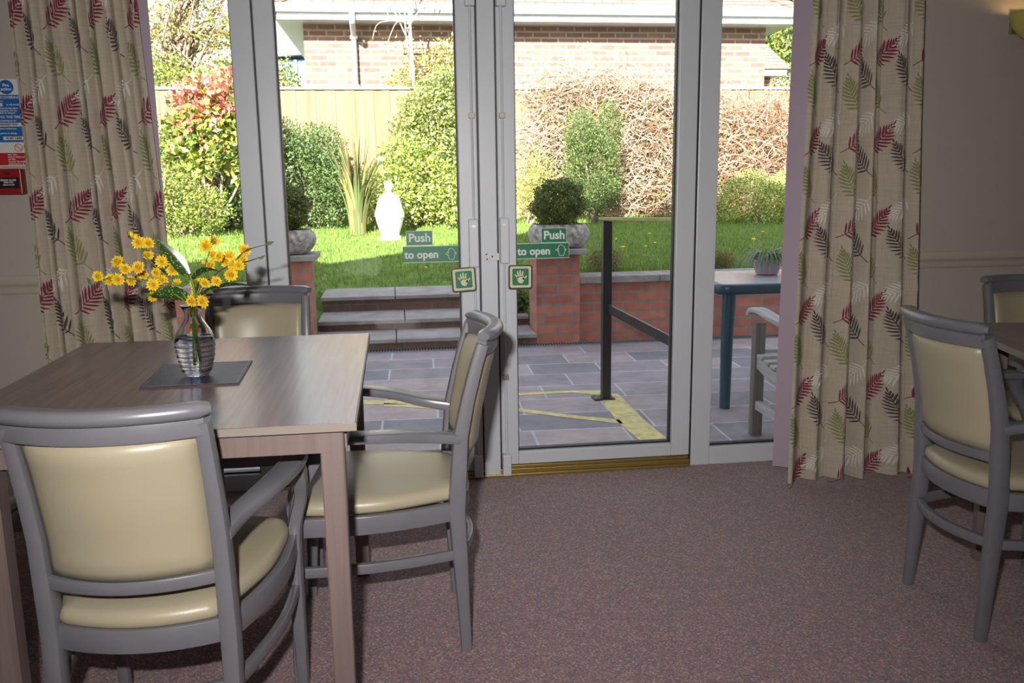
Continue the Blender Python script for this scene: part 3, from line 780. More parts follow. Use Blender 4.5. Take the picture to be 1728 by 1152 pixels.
rnd = random.Random(4)
def blossom_mesh(r=.0175, seed=0):
    rn = random.Random(seed); g = MB()
    for layer, (nn, el, l) in enumerate([(14, 8, 1.0), (13, 30, .92), (11, 52, .80), (7, 72, .6)]):
        for i in range(nn):
            a = 2*PI*(i + rn.uniform(-.2, .2))/nn + layer*.4; e = R(el + rn.uniform(-9, 9)); ln = r*l*rn.uniform(.88, 1.08); wd = r*.21
            d = Vector((math.cos(a)*math.cos(e), math.sin(a)*math.cos(e), math.sin(e))); s_ = Vector((-math.sin(a), math.cos(a), 0))
            b = Vector((0, 0, 0)); up = d.cross(s_)
            g.add([b, d*ln*.55 + s_*wd, d*ln, d*ln*.55 - s_*wd, d*ln*.55 - up*wd*.5], [(0, 1, 2, 4), (0, 4, 2, 3)])
    return g
bm_ = [blossom_mesh(.0175, i) for i in range(4)]
bdata = []
for i, g in enumerate(bm_):
    o = g.build('blossom', M['yellow'], None, recalc=False); bdata.append(o.data); bpy.data.objects.remove(o)
cdat = MB().lathe([(.0, .006), (.003, .0075), (.0042, .0095), (0, .011)], n=8).build('x', M['yellowc'], None); ctr = cdat.data; bpy.data.objects.remove(cdat)
bud = MB().lathe([(0, -.008), (.005, -.005), (.0065, 0), (.004, .006), (0, .008)], n=8).build('x', M['yellow'], None, smooth='all'); budd = bud.data; bpy.data.objects.remove(bud)
NECK = Vector((-.470, -1.27, .905))
def sprig(label, twigs, flowers, buds=(), green=True):
    base = Vector((-.470 + rnd.uniform(-.008, .008), -1.27 + rnd.uniform(-.008, .008), .775))
    root = empty('kerria_sprig', base); tag(root, label, 'flower', 'sprigs of yellow flowers in the vase')
    g = MB()
    for tw in twigs:
        pts = spline([Vector(q) - base for q in tw], 6); n = len(pts)
        g.tube(pts, lerps([.0020, .0016, .0008], n), 6)
    g.build('stem', M['stem'] if green else M['twig'], root, smooth='all')
    for i, f in enumerate(flowers):
        o = bpy.data.objects.new('blossom', bdata[i % 4]); COL.objects.link(o); o.parent = root
        o.location = Vector(f) - base
        d = Vector((rnd.uniform(-.7, .7), -1, rnd.uniform(-.2, .8))); o.rotation_mode = 'QUATERNION'; o.rotation_quaternion = d.to_track_quat('Z', 'Y')
        s_ = rnd.uniform(.82, 1.08); o.scale = (s_,)*3
        c_ = bpy.data.objects.new('flower_centre', ctr); COL.objects.link(c_); c_.parent = o
    for f in buds:
        o = bpy.data.objects.new('bud', budd); COL.objects.link(o); o.parent = root; o.location = Vector(f) - base
        o.rotation_euler = (rnd.uniform(-1, 1), rnd.uniform(-1, 1), 0)
    for tw in twigs:
        for q in tw[2:]:
            for k_ in range(1):
                c0 = Vector(q) - base; a = rnd.uniform(0, 2*PI); d = Vector((math.cos(a), .3*math.sin(a), rnd.uniform(-.6, .5))).normalized(); ln = rnd.uniform(.018, .03)
                s_ = d.cross(Vector((0, 1, .3))).normalized()*ln*.22
                lf = MB(); lf.add([c0, c0 + d*ln*.4 + s_, c0 + d*ln, c0 + d*ln*.4 - s_], [(0, 1, 2, 3)]); lf.build('leaf', M['kleaf'], root, recalc=False)
    return root
M['kleaf'] = leafmat('kerria_leaf', (.11, .20, .04), .3, .2)
Lf_ = [(-.659,-1.296,.985),(-.643,-1.266,.972),(-.623,-1.283,.975),(-.599,-1.26,.969),(-.626,-1.257,1.011),(-.596,-1.313,1.0),(-.565,-1.319,1.003),(-.581,-1.236,.978)]
Uf_ = [(-.567,-1.294,1.057),(-.545,-1.297,1.056),(-.57,-1.22,1.024),(-.527,-1.273,1.012),(-.513,-1.236,.99),(-.54,-1.272,.987),(-.534,-1.256,.968),(-.542,-1.305,.964),(-.503,-1.257,.959),(-.562,-1.233,.928)]
Rf1 = [(-.428,-1.268,1.044),(-.414,-1.246,1.054),(-.416,-1.253,1.021),(-.392,-1.314,1.022),(-.425,-1.249,.996)]
Rf2 = [(-.39,-1.244,1.003),(-.372,-1.261,1.0),(-.376,-1.29,.98),(-.403,-1.317,.968),(-.387,-1.233,1.015),(-.359,-1.273,.999),(-.348,-1.248,1.031),(-.356,-1.232,1.008)]
Cf_ = [(-.465,-1.228,.955),(-.434,-1.281,.962),(-.464,-1.24,.933),(-.443,-1.276,.919),(-.478,-1.226,.887),(-.459,-1.31,.925),(-.475,-1.236,.852)]
N0 = (-.470, -1.27, .893)
sprig('lowest left sprig of yellow flowers reaching furthest across the curtain', [[(-.475, -1.268, .78), N0, (-.52, -1.268, .945), (-.58, -1.275, .972), (-.640, -1.28, .978), (-.681, -1.28, .964)]], Lf_)
sprig('upper left sprig of yellow flowers rising in front of the curtain', [[(-.463, -1.268, .78), N0, (-.50, -1.27, .955), (-.54, -1.27, .998), (-.575, -1.29, 1.05), (-.588, -1.30, 1.08)], [(-.50, -1.27, .955), (-.53, -1.262, .960), (-.562, -1.24, .930)]], Uf_, [(-.579, -1.306, 1.077), (-.572, -1.298, 1.071)])
sprig('short middle sprig of yellow flowers above the vase neck', [[(-.468, -1.276, .78), (-.469, -1.272, .893), (-.462, -1.25, .93), (-.450, -1.26, .96)], [(-.469, -1.272, .88), (-.476, -1.235, .87), (-.475, -1.236, .855)]], Cf_)
sprig('right sprig of yellow flowers with a thin upright twig', [[(-.472, -1.262, .78), N0, (-.45, -1.262, .955), (-.435, -1.262, 1.0), (-.42, -1.26, 1.045), (-.414, -1.262, 1.088)]], Rf1, [(-.447, -1.223, 1.004)], True)
sprig('far right sprig of yellow flowers ending in bare twigs over the door frame', [[(-.466, -1.262, .78), N0, (-.44, -1.27, .95), (-.405, -1.27, .985), (-.372, -1.265, 1.005), (-.345, -1.26, 1.03), (-.298, -1.26, 1.044)], [(-.372, -1.265, 1.005), (-.345, -1.25, 1.005), (-.302, -1.25, 1.018)]], Rf2, [], False)

def aucuba_leaf(a, b, wd, droop, side, parent, base, mt='spotleaf'):
    a, b = Vector(a), Vector(b); t = (b-a); ln = t.length; t.normalize(); s_ = Vector(side); s_ = (s_ - t*s_.dot(t)).normalized(); up = t.cross(s_)
    if up.z < 0: up = -up
    vs = []; n = 12
    for i in range(n+1):
        f = i/n; w_ = wd*(math.sin(PI*f**.85)**.8 if 0 < f < 1 else .02); c0 = a + t*ln*f + up*droop*math.sin(PI*f)
        for j in range(5):
            u = j/2-1; vs.append(c0 + s_*w_*u + up*(abs(u)*w_*.25) - base)
    g = MB(); g.add(vs, [(i*5+j, i*5+j+1, (i+1)*5+j+1, (i+1)*5+j) for i in range(n) for j in range(4)])
    return g.build('leaf', M[mt], parent, smooth='all', recalc=False)
base = Vector((-.472, -1.275, .775))
root = empty('laurel_sprig', base); tag(root, 'sprig of large yellow spotted dark green leaves in the vase', 'foliage')
g = MB(); g.tube([Vector(q) - base for q in spline([(-.472, -1.275, .775), (-.468, -1.272, .89), (-.462, -1.27, .94), (-.470, -1.268, .982)], 5)], .0028, 8); g.build('stem', M['stem'], root, smooth='all')
aucuba_leaf((-.469, -1.268, .972), (-.533, -1.275, 1.062), .017, .004, (.8, 0, .55), root, base)
aucuba_leaf((-.468, -1.27, .924), (-.556, -1.285, .936), .021, .010, (0, -.55, .8), root, base)
aucuba_leaf((-.468, -1.27, .968), (-.396, -1.285, .985), .014, .014, (0, -.9, .5), root, base)
aucuba_leaf((-.462, -1.27, .925), (-.321, -1.27, .948), .020, .014, (0, -.85, .28), root, base)
aucuba_leaf((-.465, -1.27, .930), (-.425, -1.24, .965), .016, .006, (.3, -.5, .6), root, base)

# ------------------------------------------------------------------ wall light at the right edge of the frame
root = empty('wall_light', (2.475, 0, 1.75)); tag(root, 'amber glass uplighter on the right wall at the top corner', 'wall light')
MB().box(-.03, .03, -.015, 0, -.03, .06).build('backplate', M['ext'], root, bevel=.004)
MB().lathe([(.018, -.062), (.045, -.045), (.068, -.015), (.080, .02), (.084, .04), (.080, .04), (.064, -.012), (.042, -.040), (.0, -.055)], (0, -.095, 0), 28).build('glass_bowl', M['lampglass'], root, smooth='all')
bm2 = mat('lamp_bulb', (1, .7, .4)); N, L, p = nt(bm2); p.inputs['Emission Color'].default_value = (1, .62, .28, 1); p.inputs['Emission Strength'].default_value = 14
MB().lathe([(0, -.02), (.018, -.01), (.024, .012), (.018, .034), (0, .044)], (0, -.095, 0), 16).build('bulb', bm2, root, smooth='all')

# unseen ceiling fill lights, added to brighten the room
lm = mat('fill_diffuser', (.9, .9, .88)); N, L, p = nt(lm); p.inputs['Emission Color'].default_value = (1, .9, .78, 1); p.inputs['Emission Strength'].default_value = 4.5
cl0 = empty('fill_light', (-.9, -2.9, CZ)); tag(cl0, 'unseen round ceiling fill light over the vase table side of the room', 'fill light', 'added ceiling fill lights')
MB().lathe([(.19, 0), (.19, -.02), (.17, -.022)], n=36).build('rim', M['upvc'], cl0, smooth=True)
MB().lathe([(.17, -.02), (.165, -.05), (.12, -.075), (0, -.085)], n=36).build('diffuser', lm, cl0, smooth='all')
c2 = copy_tree(cl0); c2.location = (2.0, -3.2, CZ); tag(c2, 'unseen round ceiling fill light over the right side of the room', 'fill light', 'added ceiling fill lights')

# ================================================================== GARDEN
PZ = -.06
pat = struct(MB().box(-7, 9, .02, 3.2, PZ - .1, PZ).build('floor_patio', M['paving']))
def paint(pts_l, pts_r):
    g = MB(); n = len(pts_l)
    vs = [(x, y, PZ + .0015) for x, y in pts_l] + [(x, y, PZ + .0015) for x, y in pts_r]
    g.add(vs, [(i, i+1, n+i+1, n+i) for i in range(n-1)])
    return g.build('painted_line', M['paint'], pat)
paint([(-.6, 1.62), (-.22, 1.59), (.30, 1.50), (.68, 1.585), (1.0, 1.59), (1.19, 1.56)], [(-.6, 1.53), (-.22, 1.49), (.30, 1.40), (.68, 1.53), (1.0, 1.545), (1.19, 1.42)])
paint([(-.1, 1.50), (.2, 1.39), (.64, 1.245), (.9, 1.06), (1.12, .93)], [(-.1, 1.44), (.2, 1.31), (.64, 1.175), (.9, .99), (1.12, .85)])
paint([(1.13, 1.47), (1.10, .9), (1.125, .55), (1.14, .15)], [(1.25, 1.47), (1.245, .9), (1.262, .55), (1.28, .15)])
# drain
g = MB(); g.box(-5, 7, 2.955, 3.075, PZ - .001, PZ + .006)
dr = g.build('drain_channel', M['drain']); tag(dr, 'long slotted grey drainage channel along the foot of the garden wall', 'drain')
g = MB()
for i in range(300): g.box(-2.0 + i*.021, -2.0 + i*.021 + .011, 2.975, 3.055, PZ + .006, PZ + .0068)
o = g.build('drain_slots', M['pslot'], dr); o['kind'] = 'stuff'

# walls, piers, steps
SX0, SX1 = -.62, 1.03
def garden_wall(x0, x1, label):
    root = empty('garden_wall', ((x0+x1)/2, 3.1, PZ)); tag(root, label, 'wall', 'low brick retaining walls'); cx = (x0+x1)/2
    MB().box(x0-cx, x1-cx, 0, .215, -.04, .45).build('brickwork', M['brick'], root)
    n = max(1, round((x1-x0)/.6)); w_ = (x1-x0)/n
    for i in range(n):
        MB().box(x0-cx+i*w_+.002, x0-cx+(i+1)*w_-.002, -.035, .25, .45, .503).build('coping_slab', M['cap'], root, bevel=.006)
garden_wall(SX1 + .33, 7.0, 'low red brick retaining wall with stone coping right of the steps')
garden_wall(-5.0, SX0 - .33, 'low red brick retaining wall left of the garden steps')
def pier(x0, label):
    root = empty('brick_pier', (x0 + .165, 3.05, PZ)); tag(root, label, 'pier', 'brick piers flanking the steps')
    MB().box(-.165, .165, 0, .34, -.04, .675).build('brickwork', M['brick'], root)
    MB().box(-.205, .215, -.045, .385, .675, .715).build('cap_stone', M['cap'], root, bevel=.006)
pier(SX1, 'red brick pier under the stone planter right of the steps'); pier(SX0 - .33, 'red brick pier left of the steps, mostly behind the door frame')

steps = empty('garden_steps', (.2, 3.0, PZ)); tag(steps, 'three shallow stone slab steps rising from the patio to the lawn', 'steps')
SD = [(3.05, .030), (3.45, .110), (3.93, .235)]
def stp(x0, x1, y0, y1, z0, z1, nm, m_, bv=0):
    MB().box(x0-.2, x1-.2, y0-3.0, y1-3.0, z0-PZ, z1-PZ).build(nm, m_, steps, bevel=bv)
for i, (y, z) in enumerate(SD):
    y2 = SD[i+1][0] + .05 if i < 2 else 4.52
    zb = PZ - .03 if i == 0 else SD[i-1][1] - .01
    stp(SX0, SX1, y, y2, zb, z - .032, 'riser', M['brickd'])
    xs = [SX0 - .01, -.02, .62, SX1 + (.0 if i else .0)] if i != 1 else [SX0, .05, .66, SX1]
    for a, b in zip(xs[:-1], xs[1:]): stp(a + .003, b - .003, y - .035, y2, z - .032, z, 'tread_slab', M['slab'], .006)

# lawn terrain
def zs_(y): return .42 + (min(y, 7.6) - 3.3)*(.66-.42)/4.3
def zc_(y): return float(np.interp(y, [3.3, 3.45, 3.9, 4.45, 7.6, 20], [-.02, .0, .10, .232, .66, .66]))
def terr(x, y):
    d = 0 if SX0 <= x <= SX1 else min(abs(x-SX0), abs(x-SX1))
    f = min(1, d/.30) if y < 5 else min(1, d/(.30 + (y-5)*.6)); f = f*f*(3-2*f)
    return zc_(y)*(1-f) + zs_(y)*f
xs = sorted(set([round(-7 + .25*i, 3) for i in range(72)] + [round(-1.0 + .05*i, 3) for i in range(50)] + [SX0, SX1]))
ys = [3.30 + .08*i for i in range(20)] + [4.95 + .2*i for i in range(25)] + [10.5, 14, 22]
ys = sorted(ys + [4.45])
g = MB(); vs = [(x, y, terr(x, y)) for y in ys for x in xs]; k = len(xs); fs = []
for j in range(len(ys)-1):
    for i in range(k-1):
        if ys[j+1] <= 4.46 and xs[i] >= SX0 - .001 and xs[i+1] <= SX1 + .001: continue
        fs.append((j*k+i, j*k+i+1, (j+1)*k+i+1, (j+1)*k+i))
g.add(vs, fs); o = g.build('floor_lawn', M['lawn'], smooth='all'); struct(o)
struct(MB().box(-40, 60, 3.3, 70, -.3, -.1).build('floor_ground', M['soil']))

def fast_mesh(name, V, F, mats, mi, parent=None, loc=None):
    me = bpy.data.meshes.new(name); nv, nf, k_ = len(V), len(F), F.shape[1]
    me.vertices.add(nv); me.vertices.foreach_set('co', V.astype(np.float32).ravel())
    me.loops.add(nf*k_); me.loops.foreach_set('vertex_index', F.astype(np.int32).ravel())
    me.polygons.add(nf); me.polygons.foreach_set('loop_start', np.arange(0, nf*k_, k_, dtype=np.int32))
    for m_ in mats: me.materials.append(m_)
    if mi is not None: me.polygons.foreach_set('material_index', mi.astype(np.int32))
    me.update(calc_edges=True)
    o = bpy.data.objects.new(name, me); COL.objects.link(o)
    if parent: o.parent = parent
    if loc is not None: o.location = loc
    return o
rs = np.random.RandomState(7)
# grass blades
n = 52000
yy = 3.4 + (rs.rand(n)**1.3)*4.4; xx = -2.6 + rs.rand(n)*8.6
keep = ~((xx > SX0-.03) & (xx < SX1+.03) & (yy < 4.5)); xx, yy = xx[keep], yy[keep]; n = len(xx)
zz = np.array([terr(a, b) for a, b in zip(xx, yy)])
an = rs.rand(n)*2*PI; h = .022 + .03*rs.rand(n); w_ = .004 + .003*rs.rand(n)
dx, dy = np.cos(an)*w_, np.sin(an)*w_; lx, ly = (rs.rand(n)-.5)*.03, (rs.rand(n)-.5)*.03
V = np.stack([np.stack([xx-dx, yy-dy, zz-.004], 1), np.stack([xx+dx, yy+dy, zz-.004], 1), np.stack([xx+lx, yy+ly, zz+h], 1)], 1).reshape(-1, 3)
F = np.arange(3*n).reshape(n, 3)
o = fast_mesh('lawn_grass', V, F, [M['blade']], None); tag(o, 'short green grass growing over the whole lawn', 'grass', kind='stuff')

def leaves(name, blobs, n, size, mats, wts=None, seed=0, shell=.55, aspect=.5, upb=.0, parent=None, origin=(0, 0, 0), zcol=None, flat=1.0):
    """leaf cloud: n small folded leaves spread through noisy ellipsoids; one mesh"""
    r_ = np.random.RandomState(seed); vol = np.array([b[3]*b[4]*b[5] for b in blobs])**.75; idx = r_.choice(len(blobs), n, p=vol/vol.sum())
    B = np.array(blobs)[idx]
    d = r_.normal(size=(n, 3)); d /= np.linalg.norm(d, axis=1)[:, None]
    rad = shell + (1-shell)*r_.rand(n)**.6
    lump = 1 + .15*np.sin(d[:, 0]*7+seed)*np.cos(d[:, 2]*8+seed*2) + .07*np.sin(d[:, 1]*13+d[:, 2]*11)
    P_ = B[:, :3] + d*B[:, 3:6]*(rad*lump)[:, None]
    t = r_.normal(size=(n, 3)) + d*.6 + np.array([0, 0, upb]); t /= np.linalg.norm(t, axis=1)[:, None]
    s_ = np.cross(t, r_.normal(size=(n, 3))); s_ /= np.linalg.norm(s_, axis=1)[:, None]
    ln = size*(.6 + .8*r_.rand(n))[:, None]; wd = ln*aspect*.5
    up = np.cross(t, s_)
    V = np.stack([P_, P_ + t*ln*.5 + s_*wd, P_ + t*ln, P_ + t*ln*.5 - s_*wd + up*wd*.5], 1).reshape(-1, 3) - np.array(origin)
    F = np.arange(4*n).reshape(n, 4)
    wts = wts or [1/len(mats)]*len(mats)
    if zcol:
        zr = (P_[:, 2]-zcol[0])/(zcol[1]-zcol[0]) + r_.normal(size=n)*zcol[2]
        mi = np.where(zr > 1, 0, 1 + (r_.rand(n) > .5).astype(int)) if len(mats) > 2 else (zr <= 1).astype(int)
    else: mi = r_.choice(len(mats), n, p=wts)
    return fast_mesh(name, V, F, mats, mi, parent)
def stems(parent, org, segs, m_, name='branch', n=5):
    g = MB()
    for pts, r0, r1 in segs:
        p_ = [Vector(q) - Vector(org) for q in spline(pts, 4)]; g.tube(p_, lerps([r0, r1], len(p_)), n)
    return g.build(name, m_, parent, smooth='all', recalc=False)
def shrub(name, label, cat, org, blobs, n, size, mats, seed=0, stem=None, group=None, **kw):
    root = empty(name, org); tag(root, label, cat, group)
    leaves('foliage', blobs, n, size, mats, seed=seed, parent=root, origin=org, **kw)
    rr_ = random.Random(seed); segs = []
    for b in blobs[:6]:
        segs.append(([(org[0] + rr_.uniform(-.08, .08), org[1] + rr_.uniform(-.05, .05), org[2] - .02), ((org[0]+b[0])/2, (org[1]+b[1])/2, (org[2]+b[2])/2*.98), (b[0], b[1], b[2])], .022, .008))
    stems(root, org, segs, stem or M['bark'])
    return root
G = {}
G['red'] = leafmat('red_young_leaf', (.60, .17, .15), .3, .25); G['yg'] = leafmat('yellow_green_leaf', (.42, .46, .08), .35, .3)
G['mid'] = leafmat('mid_green_leaf', (.13, .20, .05), .3, .35); G['dk'] = leafmat('dark_green_leaf', (.075, .12, .03), .25, .35)
G['dk2'] = leafmat('deep_green_leaf', (.035, .08, .03), .2, .35)
G['lime'] = leafmat('variegated_leaf', (.56, .62, .22), .35, .3); G['olive'] = leafmat('olive_leaf', (.24, .24, .07), .3, .3)
G['tan'] = leafmat('dry_tan_leaf', (.42, .33, .21), .3, .3); G['rust'] = leafmat('rusty_leaf', (.34, .20, .12), .3, .3)
G['box'] = leafmat('box_leaf', (.11, .14, .03), .2, .4, .4); G['conif'] = leafmat('conifer_leaf', (.14, .17, .055), .2, .35, .6)
G['blue'] = leafmat('blue_green_leaf', (.15, .22, .11), .25, .25)
T = lambda x, y: terr(x, y)
shrub('photinia_shrub', 'tall shrub with red tipped leaves behind the left window', 'shrub', (-2.0, 6.9, T(-2, 6.9)),
      [(-2.0, 6.9, 1.75, .42, .35, .55), (-2.35, 7.0, 1.55, .25, .25, .35), (-1.75, 6.9, 2.05, .35, .3, .36), (-1.55, 6.9, 1.5, .28, .3, .5), (-2.2, 6.95, 1.95, .22, .2, .28)], 4200, .085,
      [G['red'], G['yg'], G['mid']], 3, zcol=(1.2, 2.0, .30), shell=.3)
shrub('hebe_shrub', 'low yellowish green bush in front of the red tipped shrub', 'shrub', (-2.25, 6.45, T(-2.2, 6.45)),
      [(-2.35, 6.45, 1.0, .38, .3, .40), (-1.98, 6.4, .88, .26, .25, .27), (-2.6, 6.5, .95, .3, .25, .35)], 8000, .032, [G['yg'], G['olive'], G['mid']], 5, shell=.4)
shrub('laurel_shrub', 'dark green leafy bush under the red tipped shrub', 'shrub', (-1.7, 7.1, T(-1.7, 7.1)),
      [(-1.7, 7.1, .95, .42, .3, .36), (-2.2, 7.15, .9, .4, .25, .3), (-2.75, 7.3, 1.2, .35, .3, .7)], 5000, .055, [G['dk'], G['mid'], G['dk2']], 6, shell=.3)
shrub('evergreen_shrub', 'dense rounded dark green shrub left of the flax', 'shrub', (-1.0, 7.35, T(-1, 7.3)),
      [(-1.05, 7.3, 1.2, .48, .4, .62), (-.8, 7.3, 1.5, .28, .3, .32), (-1.3, 7.35, 1.6, .25, .3, .3), (-.7, 7.25, 1.05, .22, .3, .42)], 15000, .036, [G['dk'], G['mid'], G['blue']], 8, shell=.45)
shrub('euonymus_shrub', 'pale lime variegated shrub behind the white statue', 'shrub', (.2, 7.25, T(.2, 7.2)),
      [(-.05, 7.2, 1.0, .38, .35, .42), (.35, 7.25, 1.15, .4, .35, .50), (.7, 7.2, .98, .30, .3, .4), (.1, 7.25, 1.45, .28, .25, .25)], 10000, .045, [G['lime'], G['yg'], G['mid']], 9, shell=.35)
shrub('holly_shrub', 'tall mixed green shrub standing against the fence beside the left door', 'shrub', (.45, 7.65, T(.4, 7.6)),
      [(.5, 7.6, 1.95, .40, .25, .46), (.2, 7.65, 1.8, .22, .2, .30), (.78, 7.6, 1.6, .25, .25, .55), (.62, 7.6, 2.3, .2, .2, .22)], 9000, .042, [G['mid'], G['olive'], G['lime']], 10, shell=.3)
shrub('climbing_shrub', 'yellowing leafy climber against the bungalow wall above the fence', 'climber', (.45, 8.7, .66),
      [(.45, 8.72, 2.6, .35, .18, .26), (.75, 8.72, 2.75, .22, .18, .28), (.2, 8.72, 2.4, .3, .18, .25), (.95, 8.72, 2.5, .25, .15, .25)], 2600, .045, [G['yg'], G['olive'], G['tan']], 12, shell=.2)
shrub('conifer_shrub', 'upright green conifer standing in front of the dry hedge', 'conifer', (2.4, 7.0, T(2.4, 7)),
      [(2.33, 7.0, 1.25, .36, .34, .55), (2.22, 7.0, 1.65, .22, .22, .32), (2.55, 7.0, 1.70, .17, .18, .38), (2.45, 7.0, .98, .27, .25, .26)], 17000, .034, [G['conif'], G['mid'], G['dk']], 13, shell=.45, aspect=.3, upb=.9)
shrub('golden_shrub', 'thin yellow green bush at the left of the conifer', 'shrub', (1.65, 7.25, T(1.6, 7.2)),
      [(1.68, 7.2, 1.15, .26, .22, .42), (1.5, 7.25, .95, .2, .2, .3), (1.9, 7.2, .95, .18, .2, .25)], 4200, .035, [G['yg'], G['olive'], G['lime']], 14, shell=.1, aspect=.25, upb=.6)
shrub('dome_shrub', 'low clipped dome of pale green foliage at the right of the lawn', 'shrub', (4.35, 6.8, T(4.3, 6.7)),
      [(4.30, 6.8, .84, .50, .40, .36), (4.7, 6.85, .86, .35, .35, .32)], 15000, .028, [G['lime'], G['yg'], G['mid']], 15, shell=.6)
# dry climber over the fence: many thin tangled stems with sparse tan leaves
def tangle(name, label, cat, org, blobs, nst, nlv, seed, mats, smats, group=None):
    root = empty(name, org); tag(root, label, cat, group); r_ = random.Random(seed)
    g = MB()
    for i in range(nst):
        b = r_.choice(blobs); p0 = Vector((b[0] + r_.uniform(-b[3], b[3]), b[1] + r_.uniform(-b[4], b[4]), b[2] + r_.uniform(-b[5], b[5])))
        d = Vector((r_.uniform(-1, 1), r_.uniform(-.3, .3), r_.uniform(-.3, 1))).normalized(); pts = [p0]
        for k_ in range(4): d = (d + Vector((r_.uniform(-.7, .7), r_.uniform(-.3, .3), r_.uniform(-.75, .45)))).normalized(); pts.append(pts[-1] + d*.11)
        g.tube([p_ - Vector(org) for p_ in pts], [.0045, .004, .0035, .003, .002], 3, mi=r_.choice((0, 0, 1)))
    g.build('stem', smats, root, recalc=False)['kind'] = 'stuff'
    leaves('foliage', blobs, nlv, .05, mats, seed=seed, parent=root, origin=org, shell=.1, aspect=.45)
    return root
M['dry'] = mat('dry_stem', (.40, .325, .245), .9); M['dryr'] = mat('reddish_stem', (.28, .14, .09), .9)
tangle('bramble_hedge', 'brown dry climber heaped over the fence behind the conifer', 'hedge', (2.8, 7.75, .66),
       [(2.1, 7.7, 1.9, .40, .16, .55), (2.7, 7.7, 2.05, .55, .16, .42), (3.3, 7.7, 1.75, .45, .16, .55), (2.0, 7.7, 1.3, .35, .14, .5), (3.3, 7.72, 1.1, .6, .14, .45), (3.9, 7.7, 1.7, .4, .14, .45)], 2600, 6500, 21, [G['tan'], G['rust'], G['olive']], [M['dry'], M['dryr']])
tangle('bramble_hedge', 'reddish brown dry climber on the fence behind the clipped dome', 'hedge', (4.7, 7.75, .66),
       [(4.4, 7.72, 1.55, .42, .13, .55), (4.95, 7.74, 1.7, .35, .10, .42), (4.3, 7.72, 1.1, .4, .13, .35), (5.3, 7.72, 1.4, .3, .12, .6)], 1100, 2600, 22, [G['rust'], G['tan'], G['olive']], [M['dryr'], M['dry']])

# flax
root = empty('flax_plant', (-.42, 6.85, T(-.42, 6.85))); tag(root, 'tall sword leaved flax plant left of the statue', 'plant')
r_ = random.Random(2); g = MB()
for i in range(95):
    a = r_.uniform(0, 2*PI); ln = r_.uniform(.7, 1.35); lean = r_.uniform(.05, .55) if i > 12 else r_.uniform(.5, .9); d = Vector((math.cos(a), math.sin(a)*.6, 0)); pts = []
    w_ = r_.uniform(.009, .016); mi = 0 if r_.random() < .55 else (1 if r_.random() < .6 else 2); s_ = Vector((-math.sin(a), math.cos(a), 0)); s_ = (s_ + Vector((.6, 0, 0))).normalized()
    vs = []
    for j in range(9):
        f = j/8; c0 = d*(.05 + .05*(i % 5)/5 + ln*lean*f**2 * .55) + Vector((0, 0, ln*(f - lean*.42*f**3)))
        ww = w_*(1 - f**3)*(.6+.4*min(1, f*4)) + .001; vs += [c0 - s_*ww, c0 + Vector((0, -.006, 0)), c0 + s_*ww]
    g.add(vs, [(3*j+q, 3*j+q+1, 3*j+q+4, 3*j+q+3) for j in range(8) for q in (0, 1)], mi)
G['fx1'] = leafmat('flax_green', (.10, .14, .045), .2, .2); G['fx2'] = leafmat('flax_yellow', (.36, .31, .09), .25, .2); G['fx3'] = leafmat('flax_bronze', (.15, .10, .05), .2, .2)
g.build('leaf_blades', [G['fx1'], G['fx2'], G['fx3']], root, smooth='all', recalc=False)

# statue of a robed standing figure on a small base
root = empty('statue', (-.055, 6.6, T(-.05, 6.6) - .01)); tag(root, 'small white stone statue standing on the lawn by the pale shrub', 'statue')
g = MB()
g.lathe([(.115, 0), (.125, .03), (.100, .05), (.112, .10), (.135, .17), (.150, .23), (.142, .28), (.112, .34), (.088, .40), (.078, .45), (.080, .485), (.062, .51), (.030, .525), (.026, .54), (.034, .552), (.044, .575), (.046, .60), (.040, .625), (.022, .645), (0, .650)], n=40, sy=.8,
        fn=lambda a, i, r: r*(1 + (.05*math.sin(7*a) if 2 < i < 11 else 0)))
for s_ in (-1, 1):
    g.tube(spline([(s_*.075, -.01, .485), (s_*.100, -.03, .42), (s_*.125, -.06, .33), (s_*.135, -.075, .27), (s_*.085, -.10, .25)], 4), lerps([.024, .026, .022, .030, .018], 17), 10)
g.tube([(-.0, -.040, .595), (0, -.052, .585), (0, -.044, .575)], [.006, .008, .005], 8)
g.build('figure', M['statue'], root, smooth='all')
MB().box(-.12, .12, -.10, .10, -.03, .03).build('base', M['statue'], root, bevel=.01)

